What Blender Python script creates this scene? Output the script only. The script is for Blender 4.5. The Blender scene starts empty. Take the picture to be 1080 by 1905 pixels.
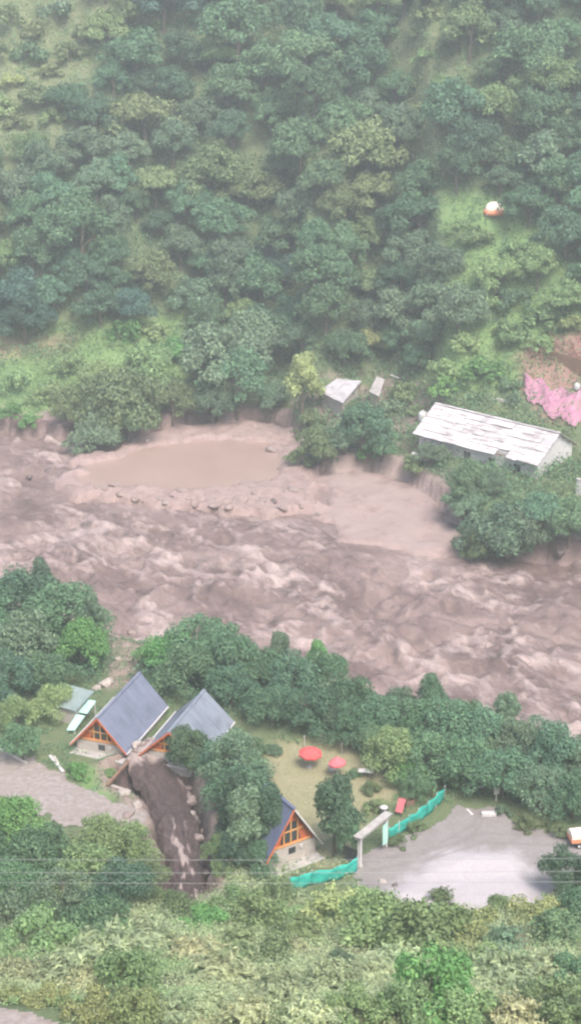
import bpy, math, random
import numpy as np
from mathutils import Vector, Matrix

R = math.radians
rng = np.random.default_rng(7)
random.seed(7)
scene = bpy.context.scene
COL = scene.collection

# ------------------------------------------------------------------ camera
CAM_Z, PITCH, HFOV = 88.0, R(22.0), R(20.0)
F = 540.0 / math.tan(HFOV / 2)              # focal length in photo pixels (1080 x 1905)
cam_data = bpy.data.cameras.new('camera')
cam = bpy.data.objects.new('camera', cam_data)
COL.objects.link(cam)
cam.location = (0, 0, CAM_Z)
cam.rotation_euler = (R(90) - PITCH, 0, 0)
cam_data.sensor_fit = 'HORIZONTAL'
cam_data.angle = HFOV
cam_data.clip_start = 0.5
cam_data.clip_end = 3000
scene.camera = cam

# ------------------------------------------------------------------ sky, sun, exposure
SUN_EL, SUN_AZ = R(57), R(158)               # azimuth clockwise from +Y
world = bpy.data.worlds.new('World')
scene.world = world
world.use_nodes = True
wn = world.node_tree
wn.nodes.clear()
sky = wn.nodes.new('ShaderNodeTexSky')
sky.sky_type = 'NISHITA'
sky.sun_disc = False
sky.sun_elevation = SUN_EL
sky.sun_rotation = SUN_AZ
sky.air_density = 1.0
sky.dust_density = 4.0
sky.ozone_density = 1.0
bg = wn.nodes.new('ShaderNodeBackground')
bg.inputs['Strength'].default_value = 0.11
wo = wn.nodes.new('ShaderNodeOutputWorld')
wn.links.new(sky.outputs[0], bg.inputs[0])
wn.links.new(bg.outputs[0], wo.inputs[0])
sd = bpy.data.lights.new('sun', 'SUN')
sd.energy = 1.5
sd.angle = R(22)
sd.color = (1.0, 0.95, 0.90)
sun = bpy.data.objects.new('sun', sd)
COL.objects.link(sun)
sdir = Vector((math.sin(SUN_AZ) * math.cos(SUN_EL), math.cos(SUN_AZ) * math.cos(SUN_EL), math.sin(SUN_EL)))
sun.rotation_euler = sdir.to_track_quat('Z', 'Y').to_euler()
sun.location = sdir * 300
vs = scene.view_settings
vs.view_transform = 'Standard'
vs.look = 'None'
vs.gamma = 1
vs.use_curve_mapping = False
vs.exposure = 1.6
scene.cycles.use_denoising = True
scene.cycles.filter_width = 2.3
scene.cycles.max_bounces = 6
scene.cycles.volume_bounces = 1
scene.cycles.transparent_max_bounces = 8

# ------------------------------------------------------------------ noise and geometry helpers
def vnoise(x, y, seed=0):
    x = np.asarray(x, float); y = np.asarray(y, float)
    xi = np.floor(x).astype(np.int64); yi = np.floor(y).astype(np.int64)
    xf = x - xi; yf = y - yi
    def hsh(a, b):
        h = (a * 374761393 + b * 668265263 + seed * 974634777) & 0xffffffff
        h = ((h ^ (h >> 13)) * 1274126177) & 0xffffffff
        return ((h ^ (h >> 16)) & 0xffff) / 32767.5 - 1.0
    u = xf * xf * xf * (xf * (xf * 6 - 15) + 10); v = yf * yf * yf * (yf * (yf * 6 - 15) + 10)
    a = hsh(xi, yi); b = hsh(xi + 1, yi); c = hsh(xi, yi + 1); d = hsh(xi + 1, yi + 1)
    return (a * (1 - u) + b * u) * (1 - v) + (c * (1 - u) + d * u) * v

def fbm(x, y, seed=0, octv=4, gain=0.5):
    s = 0; a = 1.0; t = 0
    for k in range(octv):
        s = s + a * vnoise(x * 2 ** k + 17.3 * k, y * 2 ** k - 9.1 * k, seed + k); t += a; a *= gain
    return s / t

def sstep(a, b, x):
    t = np.clip((np.asarray(x, float) - a) / (b - a), 0, 1)
    return t * t * (3 - 2 * t)

def sdf(poly, x, y):
    """signed distance to a polygon, negative inside"""
    x = np.asarray(x, float); y = np.asarray(y, float)
    d = np.full(x.shape, 1e9); ins = np.zeros(x.shape, bool)
    n = len(poly)
    for i in range(n):
        ax, ay = poly[i]; bx, by = poly[(i + 1) % n]
        ex, ey = bx - ax, by - ay
        t = np.clip(((x - ax) * ex + (y - ay) * ey) / (ex * ex + ey * ey + 1e-12), 0, 1)
        d = np.minimum(d, np.hypot(x - ax - t * ex, y - ay - t * ey))
        if abs(ey) > 1e-12:
            ins ^= ((ay > y) != (by > y)) & (x < ex * (y - ay) / ey + ax)
    return np.where(ins, -d, d)

def pix(u, v, z):
    """photo pixel -> point on the level z"""
    X = (u - 540) / F; Yc = -(v - 952.5) / F
    dy = math.cos(PITCH) + Yc * math.sin(PITCH)
    dz = -math.sin(PITCH) + Yc * math.cos(PITCH)
    t = (z - CAM_Z) / dz
    return X * t, dy * t

def proj(x, y, z):
    dep = y * math.cos(PITCH) + (CAM_Z - z) * math.sin(PITCH)
    yc = y * math.sin(PITCH) + (z - CAM_Z) * math.cos(PITCH)
    return 540 + F * x / dep, 952.5 - F * yc / dep

def ppoly(pts, z):
    return [pix(u, v, z) for u, v in pts]

# ------------------------------------------------------------------ the lie of the land
WATER = -3.5
nb = sorted(ppoly([(-500, 1080), (-250, 1110), (0, 1165), (200, 1215), (300, 1235), (480, 1285), (700, 1350), (900, 1400), (1080, 1440), (1400, 1500)], WATER))
fb = sorted(ppoly([(-600, 790), (-250, 795), (0, 803), (110, 815), (250, 812), (350, 795), (500, 790), (545, 800), (575, 870), (620, 882), (700, 878), (760, 895), (835, 955), (880, 1015), (960, 1035), (1080, 1045), (1400, 1090)], WATER))
NBX, NBY = np.array(nb).T
FBX, FBY = np.array(fb).T
POND = ppoly([(150, 885), (195, 855), (300, 828), (420, 818), (492, 824), (520, 850), (500, 885), (440, 905), (300, 908), (190, 900)], -3.0)
BAR = ppoly([(90, 905), (150, 850), (300, 795), (540, 775), (600, 850), (595, 950), (520, 958), (380, 948), (220, 935), (110, 922)], -3.0)
FAN = ppoly([(590, 885), (640, 865), (760, 880), (850, 960), (868, 1035), (770, 1032), (650, 1012), (604, 985), (585, 930)], -3.0)
PARK = ppoly([(655, 1600), (700, 1578), (790, 1545), (850, 1502), (930, 1500), (960, 1530), (1050, 1552), (1130, 1560), (1140, 1620), (1040, 1640), (1020, 1700), (900, 1715), (740, 1700), (670, 1650)], 0)
HEAP = ppoly([(690, 1690), (745, 1635), (800, 1592), (850, 1580), (955, 1580), (985, 1610), (1005, 1660), (1000, 1715), (850, 1730)], 0)
TRACK = ppoly([(-200, 1365), (0, 1400), (60, 1412), (110, 1438), (160, 1470), (230, 1490), (275, 1512), (290, 1545), (200, 1550), (100, 1540), (40, 1490), (-200, 1450)], 0)
LAWN = ppoly([(470, 1375), (640, 1372), (740, 1440), (760, 1480), (680, 1545), (600, 1610), (520, 1560), (480, 1450)], 0)
GCL = ppoly([(264, 1452), (303, 1464), (324, 1506), (336, 1560), (348, 1615), (350, 1665)], -1.0)
Y0 = pix(540, 1690, 0)[1]
NEAR_Y = [-60, 0.8, 3, 25, 55, 70, 77, 86, Y0 - 2, Y0 + 4, 900]
NEAR_Z = [86.2, 86.2, 79, 58, 32, 22, 19, 18.8, 1.0, 0, 0]

def line_dist(pts, x, y):
    d = np.full(np.shape(x), 1e9); tt = np.zeros(np.shape(x))
    n = len(pts) - 1
    for i in range(n):
        ax, ay = pts[i]; bx, by = pts[i + 1]
        ex, ey = bx - ax, by - ay
        t = np.clip(((x - ax) * ex + (y - ay) * ey) / (ex * ex + ey * ey), 0, 1)
        dd = np.hypot(x - ax - t * ex, y - ay - t * ey)
        m = dd < d
        d = np.where(m, dd, d); tt = np.where(m, (i + t) / n, tt)
    return d, tt

def height(x, y):
    x = np.asarray(x, float); y = np.asarray(y, float)
    yn = np.interp(x, NBX, NBY); yf = np.interp(x, FBX, FBY) + 1.2 * fbm(x / 5, y * 0, 5, 3)
    wob = 2.5 * fbm(x / 14, y / 14, 11, 3) * sstep(86, 95, y) * (1 - sstep(Y0 - 8, Y0, y))
    zn = np.interp(y + wob, NEAR_Y, NEAR_Z)
    zn = zn + 0.35 * fbm(x / 4, y / 4, 21, 3) * sstep(86, 92, y) * (1 - sstep(Y0 - 6, Y0 + 2, y))
    flat = np.minimum(np.minimum(sdf(PARK, x, y), sdf(TRACK, x, y)), sdf(LAWN, x, y))
    zn = zn + 0.25 * fbm(x / 7, y / 7, 31, 3) * sstep(0, 4, flat) * sstep(Y0 - 2, Y0 + 3, y)
    hp = sdf(HEAP, x, y)
    zn = zn + 0.45 * sstep(0.2, -2.5, hp) * (1 + 0.3 * fbm(x / 1.6, y / 1.6, 41, 3))
    gd, gt = line_dist(GCL, x, y)
    gw = 3.1 - 0.9 * gt + 0.8 * fbm(x / 2, y / 2, 51, 3)
    gdep = 3.4 * (0.8 + 0.4 * gt)
    zn = zn - gdep * sstep(gw + 0.5, gw - 1.2, gd) + 0.55 * fbm(x / 1.3, y / 1.3, 52, 4) * sstep(4.2, 2.2, gd)
    side = x > np.interp(y, [p[1] for p in GCL[::-1]], [p[0] for p in GCL[::-1]])
    lip = (side & (gt < 0.75)) | (y > GCL[0][1] + 0.5)
    zn = zn + 0.85 * np.exp(-((gd - gw - 0.7) / 0.75) ** 2) * lip * (1 + 0.6 * fbm(x / 1.2, y / 1.2, 53, 3))
    d = y - yf
    tw = np.interp(x, [-60, 0, 15, 60], [10, 12, 26, 30])
    rise = np.where(d < tw, 0.09 * d, 0.09 * tw + 0.35 * np.minimum(d - tw, 14) + 0.74 * np.maximum(d - tw - 14, 0))
    hill = rise + sstep(4, 70, d - tw) * (9 * fbm(x / 42, y / 60, 61, 3) + 1.6 * fbm(x / 9, y / 9, 62, 3)) + 0.35 * fbm(x / 4, y / 4, 63, 3)
    hill = np.where(hill > 95, 95 + 25 * np.tanh((hill - 95) / 50), hill)
    zf = -0.7 + hill
    bed = -6.0
    z = zn + (bed - zn) * sstep(yn - 2.5, yn + 3.5, y)
    z = np.where(y > 0.5 * (yn + yf), bed + (zf - bed) * sstep(yf - 1.0, yf + 0.35, y), z)
    # silt bar round the still pool, and the smooth mud fan
    inriver = y < yf + 2
    sb = sdf(BAR, x, y); sp = sdf(POND, x, y) + 1.6 * fbm(x / 3.5, y / 3.5, 75, 4); sf = sdf(FAN, x, y)
    zbar = -2.55 + 0.75 * fbm(x / 1.9, y / 1.9, 71, 5, 0.6) - 1.0 * sstep(1.4, -0.8, sp)
    z = np.where(inriver, np.maximum(z, bed + (zbar - bed) * sstep(0.9, -0.9, sb + 3.2 * fbm(x / 3.2, y / 3.2, 73, 4))), z)
    zfan = -3.0 + 0.45 * fbm(x / 4, y / 4, 72, 4)
    z = np.where(inriver, np.maximum(z, bed + (zfan - bed) * sstep(3.0, -2.0, sf + 4.0 * fbm(x / 5, y / 5, 74, 4))), z)
    return z

def axis(segs):
    out = []
    for a, b, s in segs:
        out.append(np.arange(a, b, s))
    return np.concatenate(out + [[segs[-1][1]]])

GX = axis([(-190, -64, 4.0), (-64, 64, 0.6), (64, 190, 4.0)])
GY = axis([(-40, 70, 4.0), (70, 172, 0.5), (172, 290, 0.75), (290, 400, 1.6), (400, 560, 6.0)])
XX, YY = np.meshgrid(GX, GY)
ZZ = height(XX, YY)

def ground(x, y):
    """height of the built terrain mesh (bilinear)"""
    x = np.asarray(x, float); y = np.asarray(y, float)
    i = np.clip(np.searchsorted(GX, x) - 1, 0, len(GX) - 2); j = np.clip(np.searchsorted(GY, y) - 1, 0, len(GY) - 2)
    a = np.clip((x - GX[i]) / (GX[i + 1] - GX[i]), 0, 1); b = np.clip((y - GY[j]) / (GY[j + 1] - GY[j]), 0, 1)
    return (ZZ[j, i] * (1 - a) + ZZ[j, i + 1] * a) * (1 - b) + (ZZ[j + 1, i] * (1 - a) + ZZ[j + 1, i + 1] * a) * b

_T = np.concatenate([np.arange(85, 240, 0.25), np.arange(240, 520, 0.5)])
def hit(u, v, off=0.0):
    """where the sight line of a photo pixel meets the ground raised by off"""
    X = (u - 540) / F; Yc = -(v - 952.5) / F
    dy = math.cos(PITCH) + Yc * math.sin(PITCH)
    dz = -math.sin(PITCH) + Yc * math.cos(PITCH)
    z = CAM_Z + dz * _T; x = X * _T; y = dy * _T
    g = np.maximum(ground(x, y), WATER)
    k = np.argmax(z < g + off)
    return float(x[k]), float(y[k]), float(ground(x[k], y[k]))

# ------------------------------------------------------------------ materials
def new_mat(name):
    m = bpy.data.materials.new(name)
    m.use_nodes = True
    nt = m.node_tree
    nt.nodes.clear()
    out = nt.nodes.new('ShaderNodeOutputMaterial')
    return m, nt, out

def N(nt, kind, **kw):
    n = nt.nodes.new(kind)
    for k, v in kw.items():
        if k in n.inputs: n.inputs[k].default_value = v
        else: setattr(n, k, v)
    return n

def ramp(nt, fac, stops):
    r = nt.nodes.new('ShaderNodeValToRGB')
    e = r.color_ramp.elements
    while len(e) < len(stops): e.new(0.5)
    for el, (p, c) in zip(e, stops):
        el.position = p
        el.color = (*c, 1) if len(c) == 3 else c
    nt.links.new(fac, r.inputs[0])
    return r.outputs[0]

def mixc(nt, fac, a, b, blend='MIX'):
    m = nt.nodes.new('ShaderNodeMix'); m.data_type = 'RGBA'; m.blend_type = blend
    for sock, val in ((0, fac), (6, a), (7, b)):
        if hasattr(val, 'is_output'): nt.links.new(val, m.inputs[sock])
        elif sock == 0: m.inputs[0].default_value = val
        else: m.inputs[sock].default_value = (*val, 1)
    return m.outputs[2]

def noise(nt, scale, detail=4, rough=0.55, vec=None, dist=0.0):
    n = N(nt, 'ShaderNodeTexNoise', Scale=scale, Detail=detail, Roughness=rough, Distortion=dist)
    if vec is None:
        tc = nt.nodes.new('ShaderNodeNewGeometry'); vec = tc.outputs['Position']
    nt.links.new(vec, n.inputs['Vector'])
    return n.outputs['Fac']

def bump(nt, h, strength, distance=0.1):
    b = N(nt, 'ShaderNodeBump', Strength=strength, Distance=distance)
    nt.links.new(h, b.inputs['Height'])
    return b.outputs[0]

def surf(name, c1, c2, scale=1.5, rough=0.8, metallic=0.0, bmp=0.3, c3=None, s3=0.25, spec=0.3):
    """two or three tone surface with grain and wear"""
    m, nt, out = new_mat(name)
    p = N(nt, 'ShaderNodeBsdfPrincipled', Roughness=rough, Metallic=metallic)
    p.inputs['Specular IOR Level'].default_value = spec
    tc = nt.nodes.new('ShaderNodeTexCoord')
    f = noise(nt, scale, 6, 0.6, tc.outputs['Object'])
    c = ramp(nt, f, [(0.35, c1), (0.65, c2)])
    if c3:
        g = noise(nt, s3, 5, 0.65, tc.outputs['Object'])
        g2 = ramp(nt, g, [(0.5, (0, 0, 0)), (0.66, (1, 1, 1))])
        c = mixc(nt, g2, c, c3)
    nt.links.new(c, p.inputs['Base Color'])
    if bmp:
        nt.links.new(bump(nt, noise(nt, scale * 6, 4, 0.6, tc.outputs['Object']), bmp, 0.05), p.inputs['Normal'])
    nt.links.new(p.outputs[0], out.inputs[0])
    return m

def leaf_mat(name, col, var=0.34, hue=0.0, transl=0.34):
    m, nt, out = new_mat(name)
    p = N(nt, 'ShaderNodeBsdfPrincipled', Roughness=0.55)
    p.inputs['Specular IOR Level'].default_value = 0.25
    geo = nt.nodes.new('ShaderNodeNewGeometry'); oi = nt.nodes.new('ShaderNodeObjectInfo')
    col = tuple(c * 1.58 for c in col)
    lo = tuple(c * (1 - var) for c in col); hi = tuple(min(1, c * (1 + var)) for c in col)
    hi = (hi[0] * 1.12, hi[1] * 1.05, hi[2] * 0.95)
    c = ramp(nt, geo.outputs['Random Per Island'], [(0.0, lo), (0.55, col), (1.0, hi)])
    hs = N(nt, 'ShaderNodeHueSaturation')
    mr = N(nt, 'ShaderNodeMapRange'); mr.inputs[3].default_value = 0.482; mr.inputs[4].default_value = 0.518
    nt.links.new(oi.outputs['Random'], mr.inputs[0]); nt.links.new(mr.outputs[0], hs.inputs['Hue'])
    mv = N(nt, 'ShaderNodeMapRange'); mv.inputs[3].default_value = 0.78; mv.inputs[4].default_value = 1.25
    wn_ = nt.nodes.new('ShaderNodeTexWhiteNoise'); wn_.noise_dimensions = '1D'
    nt.links.new(oi.outputs['Random'], wn_.inputs['W']); nt.links.new(wn_.outputs[0], mv.inputs[0])
    nt.links.new(mv.outputs[0], hs.inputs['Value']); nt.links.new(c, hs.inputs['Color'])
    nt.links.new(hs.outputs[0], p.inputs['Base Color'])
    t = N(nt, 'ShaderNodeBsdfTranslucent'); nt.links.new(hs.outputs[0], t.inputs[0])
    mx = N(nt, 'ShaderNodeMixShader'); mx.inputs[0].default_value = transl
    nt.links.new(p.outputs[0], mx.inputs[1]); nt.links.new(t.outputs[0], mx.inputs[2])
    nt.links.new(mx.outputs[0], out.inputs[0])
    return m

LEAF = {
    'blue':   leaf_mat('leaf_blue_green', (0.050, 0.100, 0.078)),
    'teal':   leaf_mat('leaf_deep_green', (0.070, 0.136, 0.080)),
    'dark':   leaf_mat('leaf_dark_green', (0.056, 0.104, 0.064)),
    'mid':    leaf_mat('leaf_mid_green', (0.080, 0.140, 0.075)),
    'grey':   leaf_mat('leaf_grey_green', (0.092, 0.142, 0.088)),
    'olive':  leaf_mat('leaf_olive', (0.115, 0.155, 0.075)),
    'light':  leaf_mat('leaf_light_green', (0.135, 0.200, 0.090)),
    'bright': leaf_mat('leaf_bright_green', (0.090, 0.190, 0.065)),
    'yellow': leaf_mat('leaf_yellow_green', (0.190, 0.225, 0.100)),
    'pale':   leaf_mat('leaf_pale_sage', (0.225, 0.275, 0.160)),
    'straw':  leaf_mat('leaf_straw', (0.250, 0.268, 0.155)),
    'russet': leaf_mat('leaf_russet', (0.170, 0.090, 0.070)),
}
TONE_WORD = {'blue': 'blue-green', 'teal': 'deep green', 'dark': 'dark green', 'mid': 'mid green', 'grey': 'grey-green', 'olive': 'olive',
             'light': 'light green', 'bright': 'bright green', 'yellow': 'yellow-green', 'pale': 'pale sage', 'straw': 'straw-coloured', 'russet': 'russet'}
BARK = surf('bark', (0.09, 0.07, 0.055), (0.17, 0.14, 0.115), 3, 0.9)
STEM = surf('stem', (0.11, 0.10, 0.06), (0.2, 0.18, 0.12), 4, 0.85)

def ground_mat():
    m, nt, out = new_mat('ground_cover')
    p = N(nt, 'ShaderNodeBsdfPrincipled', Roughness=0.9)
    p.inputs['Specular IOR Level'].default_value = 0.2
    a = N(nt, 'ShaderNodeAttribute', attribute_name='cover')
    sp = nt.nodes.new('ShaderNodeSeparateColor'); nt.links.new(a.outputs['Color'], sp.inputs[0])
    big = noise(nt, 0.09, 4, 0.6); mid = noise(nt, 0.7, 5, 0.6); fine = noise(nt, 4.5, 5, 0.65)
    grass = mixc(nt, ramp(nt, mid, [(0.35, (0, 0, 0)), (0.65, (1, 1, 1))]), (0.075, 0.115, 0.058), (0.12, 0.155, 0.075))
    grass = mixc(nt, ramp(nt, fine, [(0.4, (0, 0, 0)), (0.7, (1, 1, 1))]), grass, (0.15, 0.16, 0.085))
    grass = mixc(nt, ramp(nt, big, [(0.5, (0, 0, 0)), (0.62, (.7, .7, .7))]), grass, (0.10, 0.135, 0.068))
    lush = mixc(nt, mid, (0.12, 0.20, 0.07), (0.17, 0.25, 0.10))
    dry = mixc(nt, mid, (0.24, 0.22, 0.125), (0.34, 0.30, 0.19))
    mud = mixc(nt, ramp(nt, fine, [(0.35, (0, 0, 0)), (0.7, (1, 1, 1))]), (0.25, 0.178, 0.162), (0.37, 0.275, 0.25))
    mud = mixc(nt, ramp(nt, mid, [(0.45, (0, 0, 0)), (0.7, (.8, .8, .8))]), mud, (0.19, 0.135, 0.122))
    earth = mixc(nt, fine, (0.062, 0.040, 0.040), (0.15, 0.105, 0.10))
    c = mixc(nt, sp.outputs[2], grass, lush)
    a2 = N(nt, 'ShaderNodeAttribute', attribute_name='cover2')
    sp2 = nt.nodes.new('ShaderNodeSeparateColor'); nt.links.new(a2.outputs['Color'], sp2.inputs[0])
    c = mixc(nt, sp2.outputs[0], c, dry)
    red = mixc(nt, fine, (0.22, 0.125, 0.105), (0.30, 0.19, 0.16))
    c = mixc(nt, sp2.outputs[1], c, red)
    c = mixc(nt, sp.outputs[0], c, mud)
    c = mixc(nt, sp.outputs[1], c, earth)
    silt = mixc(nt, mid, (0.255, 0.19, 0.173), (0.345, 0.265, 0.243))
    c = mixc(nt, sp2.outputs[2], c, silt)
    nt.links.new(c, p.inputs['Base Color'])
    nt.links.new(bump(nt, noise(nt, 2.2, 7, 0.65), 0.6, 0.35), p.inputs['Normal'])
    nt.links.new(p.outputs[0], out.inputs[0])
    return m

def water_mat(name, dark, midc, foam, rough=0.42):
    m, nt, out = new_mat(name)
    p = N(nt, 'ShaderNodeBsdfPrincipled', Roughness=rough)
    p.inputs['Specular IOR Level'].default_value = 0.35
    geo = nt.nodes.new('ShaderNodeNewGeometry')
    mp0 = N(nt, 'ShaderNodeMapping'); mp0.inputs['Rotation'].default_value = (0, 0, R(46))
    mp = N(nt, 'ShaderNodeMapping'); mp.inputs['Scale'].default_value = (0.45, 1.0, 1.0)
    nt.links.new(geo.outputs['Position'], mp0.inputs[0]); nt.links.new(mp0.outputs[0], mp.inputs[0])
    v = mp.outputs[0]
    n1 = noise(nt, 0.10, 6, 0.6, v, 1.2); n2 = noise(nt, 0.55, 6, 0.68, v, 1.6); n3 = noise(nt, 3.2, 5, 0.7, v, 0.8)
    a = N(nt, 'ShaderNodeAttribute', attribute_name='froth')
    c = mixc(nt, ramp(nt, n1, [(0.38, (0, 0, 0)), (0.62, (1, 1, 1))]), dark, midc)
    ad = N(nt, 'ShaderNodeMath', operation='ADD'); nt.links.new(n2, ad.inputs[0]); nt.links.new(a.outputs['Fac'], ad.inputs[1])
    m2 = N(nt, 'ShaderNodeMath', operation='MULTIPLY_ADD'); nt.links.new(n3, m2.inputs[0]); m2.inputs[1].default_value = 0.35; nt.links.new(ad.outputs[0], m2.inputs[2])
    f = ramp(nt, m2.outputs[0], [(0.60, (0, 0, 0)), (1.0, (1, 1, 1))])
    c = mixc(nt, f, c, foam)
    nt.links.new(c, p.inputs['Base Color'])
    nt.links.new(bump(nt, noise(nt, 1.6, 7, 0.72, v, 1.0), 0.9, 0.5), p.inputs['Normal'])
    nt.links.new(p.outputs[0], out.inputs[0])
    return m

M_GROUND = ground_mat()
M_RIVER = water_mat('flood_water', (0.142, 0.097, 0.087), (0.272, 0.196, 0.177), (0.45, 0.35, 0.322))
M_STREAM = water_mat('gully_water', (0.060, 0.040, 0.040), (0.105, 0.073, 0.071), (0.40, 0.32, 0.30))
M_GRAVEL = surf('grey_gravel', (0.20, 0.178, 0.173), (0.27, 0.243, 0.236), 1.4, 0.95, bmp=0.6, c3=(0.25, 0.215, 0.205), s3=0.35)
M_HEAP = surf('pale_gravel', (0.37, 0.33, 0.335), (0.43, 0.39, 0.395), 1.2, 0.95, bmp=0.6, c3=(0.27, 0.235, 0.23), s3=0.3)
M_TRACK = surf('stony_track', (0.21, 0.175, 0.158), (0.31, 0.27, 0.25), 1.8, 0.95, bmp=0.8, c3=(0.24, 0.20, 0.175), s3=0.5)
M_ROCK = surf('rock', (0.19, 0.145, 0.13), (0.29, 0.235, 0.215), 1.6, 0.85, bmp=0.7)
M_PALEROCK = surf('pale_rock', (0.30, 0.255, 0.225), (0.42, 0.365, 0.33), 1.6, 0.85, bmp=0.7)
M_MUDROCK = surf('mud_coated_rock', (0.20, 0.146, 0.131), (0.30, 0.225, 0.204), 1.6, 0.7, bmp=0.7)
M_DARKROCK = surf('wet_rock', (0.09, 0.066, 0.063), (0.17, 0.13, 0.122), 1.6, 0.6, bmp=0.7)
M_ROOF = surf('slate_blue_sheet', (0.135, 0.150, 0.205), (0.165, 0.180, 0.24), 0.7, 0.5, bmp=0.08, c3=(0.105, 0.118, 0.155), s3=0.28, spec=0.45)
M_PALEROOF = surf('pale_grey_blue_sheet', (0.17, 0.19, 0.228), (0.205, 0.225, 0.265), 0.5, 0.55, bmp=0.1, c3=(0.12, 0.135, 0.165), s3=0.3, spec=0.45)
M_NAVY = surf('navy_sheet', (0.085, 0.10, 0.165), (0.115, 0.13, 0.20), 0.7, 0.5, bmp=0.08, spec=0.45)
M_WHITE = surf('white_paint', (0.48, 0.455, 0.445), (0.58, 0.555, 0.545), 1.2, 0.6, bmp=0.1)
M_CREAM = surf('cream_plaster', (0.39, 0.345, 0.315), (0.48, 0.43, 0.395), 1.1, 0.9, bmp=0.2, c3=(0.29, 0.25, 0.22), s3=0.5)
M_ORANGE = surf('orange_stained_wood', (0.46, 0.115, 0.045), (0.60, 0.165, 0.065), 2.5, 0.6, bmp=0.2)
M_AMBER = surf('amber_wood', (0.60, 0.29, 0.10), (0.72, 0.38, 0.15), 2.5, 0.6, bmp=0.2)
M_BROWN = surf('brown_wood', (0.16, 0.09, 0.06), (0.26, 0.16, 0.11), 3.0, 0.8, bmp=0.3)
M_GREYWOOD = surf('weathered_wood', (0.34, 0.31, 0.28), (0.46, 0.42, 0.38), 3.0, 0.9, bmp=0.3)
M_GLASS = surf('dark_glass', (0.03, 0.035, 0.04), (0.06, 0.065, 0.07), 1.0, 0.12, bmp=0, spec=0.6)
M_CONC = surf('concrete', (0.30, 0.28, 0.27), (0.42, 0.39, 0.37), 1.2, 0.9, bmp=0.3)
M_RED = surf('red_canvas', (0.46, 0.07, 0.07), (0.56, 0.10, 0.095), 1.5, 0.8, bmp=0.1)
M_PINKRED = surf('pink_red_canvas', (0.50, 0.11, 0.13), (0.60, 0.16, 0.17), 1.5, 0.8, bmp=0.1)
M_TEAL = surf('teal_net', (0.02, 0.30, 0.24), (0.035, 0.40, 0.32), 2.5, 0.8, bmp=0.3)
M_MINT = surf('mint_sheet', (0.36, 0.60, 0.53), (0.46, 0.70, 0.62), 1.0, 0.5, bmp=0.05)
M_ROOFWHITE = surf('weathered_white_sheet', (0.68, 0.64, 0.645), (0.80, 0.77, 0.775), 0.6, 0.7, bmp=0.25, c3=(0.50, 0.45, 0.44), s3=0.55)
def streaky(name, c1, c2, c3):
    m, nt, out = new_mat(name)
    p = N(nt, 'ShaderNodeBsdfPrincipled', Roughness=0.75)
    tc = nt.nodes.new('ShaderNodeTexCoord')
    mp = N(nt, 'ShaderNodeMapping'); mp.inputs['Scale'].default_value = (0.22, 1.5, 1.5); nt.links.new(tc.outputs['Object'], mp.inputs[0])
    c = ramp(nt, noise(nt, 1.3, 6, 0.65, mp.outputs[0]), [(0.40, c3), (0.50, c1), (0.7, c2)])
    g = ramp(nt, noise(nt, 0.35, 5, 0.65, tc.outputs['Object']), [(0.5, (0, 0, 0)), (0.68, (0.75, 0.75, 0.75))])
    nt.links.new(mixc(nt, g, c, c3), p.inputs['Base Color'])
    nt.links.new(bump(nt, noise(nt, 3.0, 5, 0.65, mp.outputs[0]), 0.4, 0.1), p.inputs['Normal'])
    nt.links.new(p.outputs[0], out.inputs[0])
    return m
M_ROOFWHITE = streaky('streaked_white_sheet', (0.50, 0.465, 0.465), (0.60, 0.57, 0.575), (0.26, 0.23, 0.225))
M_ROOFGREY = surf('grey_slate_sheet', (0.36, 0.34, 0.35), (0.48, 0.45, 0.46), 0.9, 0.75, bmp=0.25, c3=(0.28, 0.26, 0.26), s3=0.6)
M_RUST = surf('rusty_sheet', (0.24, 0.13, 0.115), (0.36, 0.22, 0.20), 0.9, 0.85, bmp=0.3, c3=(0.20, 0.13, 0.12), s3=0.6)
M_PINK = surf('pink_tarpaulin', (0.33, 0.14, 0.21), (0.41, 0.21, 0.28), 0.6, 0.7, bmp=0.3, c3=(0.27, 0.16, 0.165), s3=0.5)
M_TEALROOF = surf('grey_green_sheet', (0.17, 0.22, 0.21), (0.24, 0.29, 0.28), 0.8, 0.6, bmp=0.1)
M_DARK = surf('dark_metal', (0.035, 0.035, 0.04), (0.07, 0.07, 0.075), 2.0, 0.5, bmp=0.1)
M_METAL = surf('galvanised_metal', (0.48, 0.48, 0.49), (0.58, 0.58, 0.59), 2.0, 0.45, bmp=0.05)
M_WIRE = surf('aluminium_wire', (0.26, 0.27, 0.26), (0.34, 0.35, 0.34), 2.0, 0.45, bmp=0.0)
M_TRUCKORANGE = surf('orange_paint', (0.62, 0.22, 0.11), (0.70, 0.28, 0.15), 1.0, 0.4, bmp=0.0)
M_TENTCREAM = surf('cream_canvas', (0.74, 0.62, 0.52), (0.80, 0.70, 0.60), 1.0, 0.8, bmp=0.1)
M_TYRE = surf('tyre', (0.02, 0.02, 0.02), (0.04, 0.04, 0.04), 3.0, 0.9)

# ------------------------------------------------------------------ mesh helpers
def mesh_np(name, verts, quads, mat=None, smooth=False):
    me = bpy.data.meshes.new(name)
    nv, nf = len(verts), len(quads); k = quads.shape[1]
    me.vertices.add(nv); me.vertices.foreach_set('co', np.ascontiguousarray(verts, np.float32).ravel())
    me.loops.add(nf * k); me.loops.foreach_set('vertex_index', np.ascontiguousarray(quads, np.int32).ravel())
    me.polygons.add(nf); me.polygons.foreach_set('loop_start', np.arange(0, nf * k, k, dtype=np.int32))
    if smooth: me.polygons.foreach_set('use_smooth', np.ones(nf, bool))
    me.update(calc_edges=True)
    if mat: me.materials.append(mat)
    return me

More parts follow.
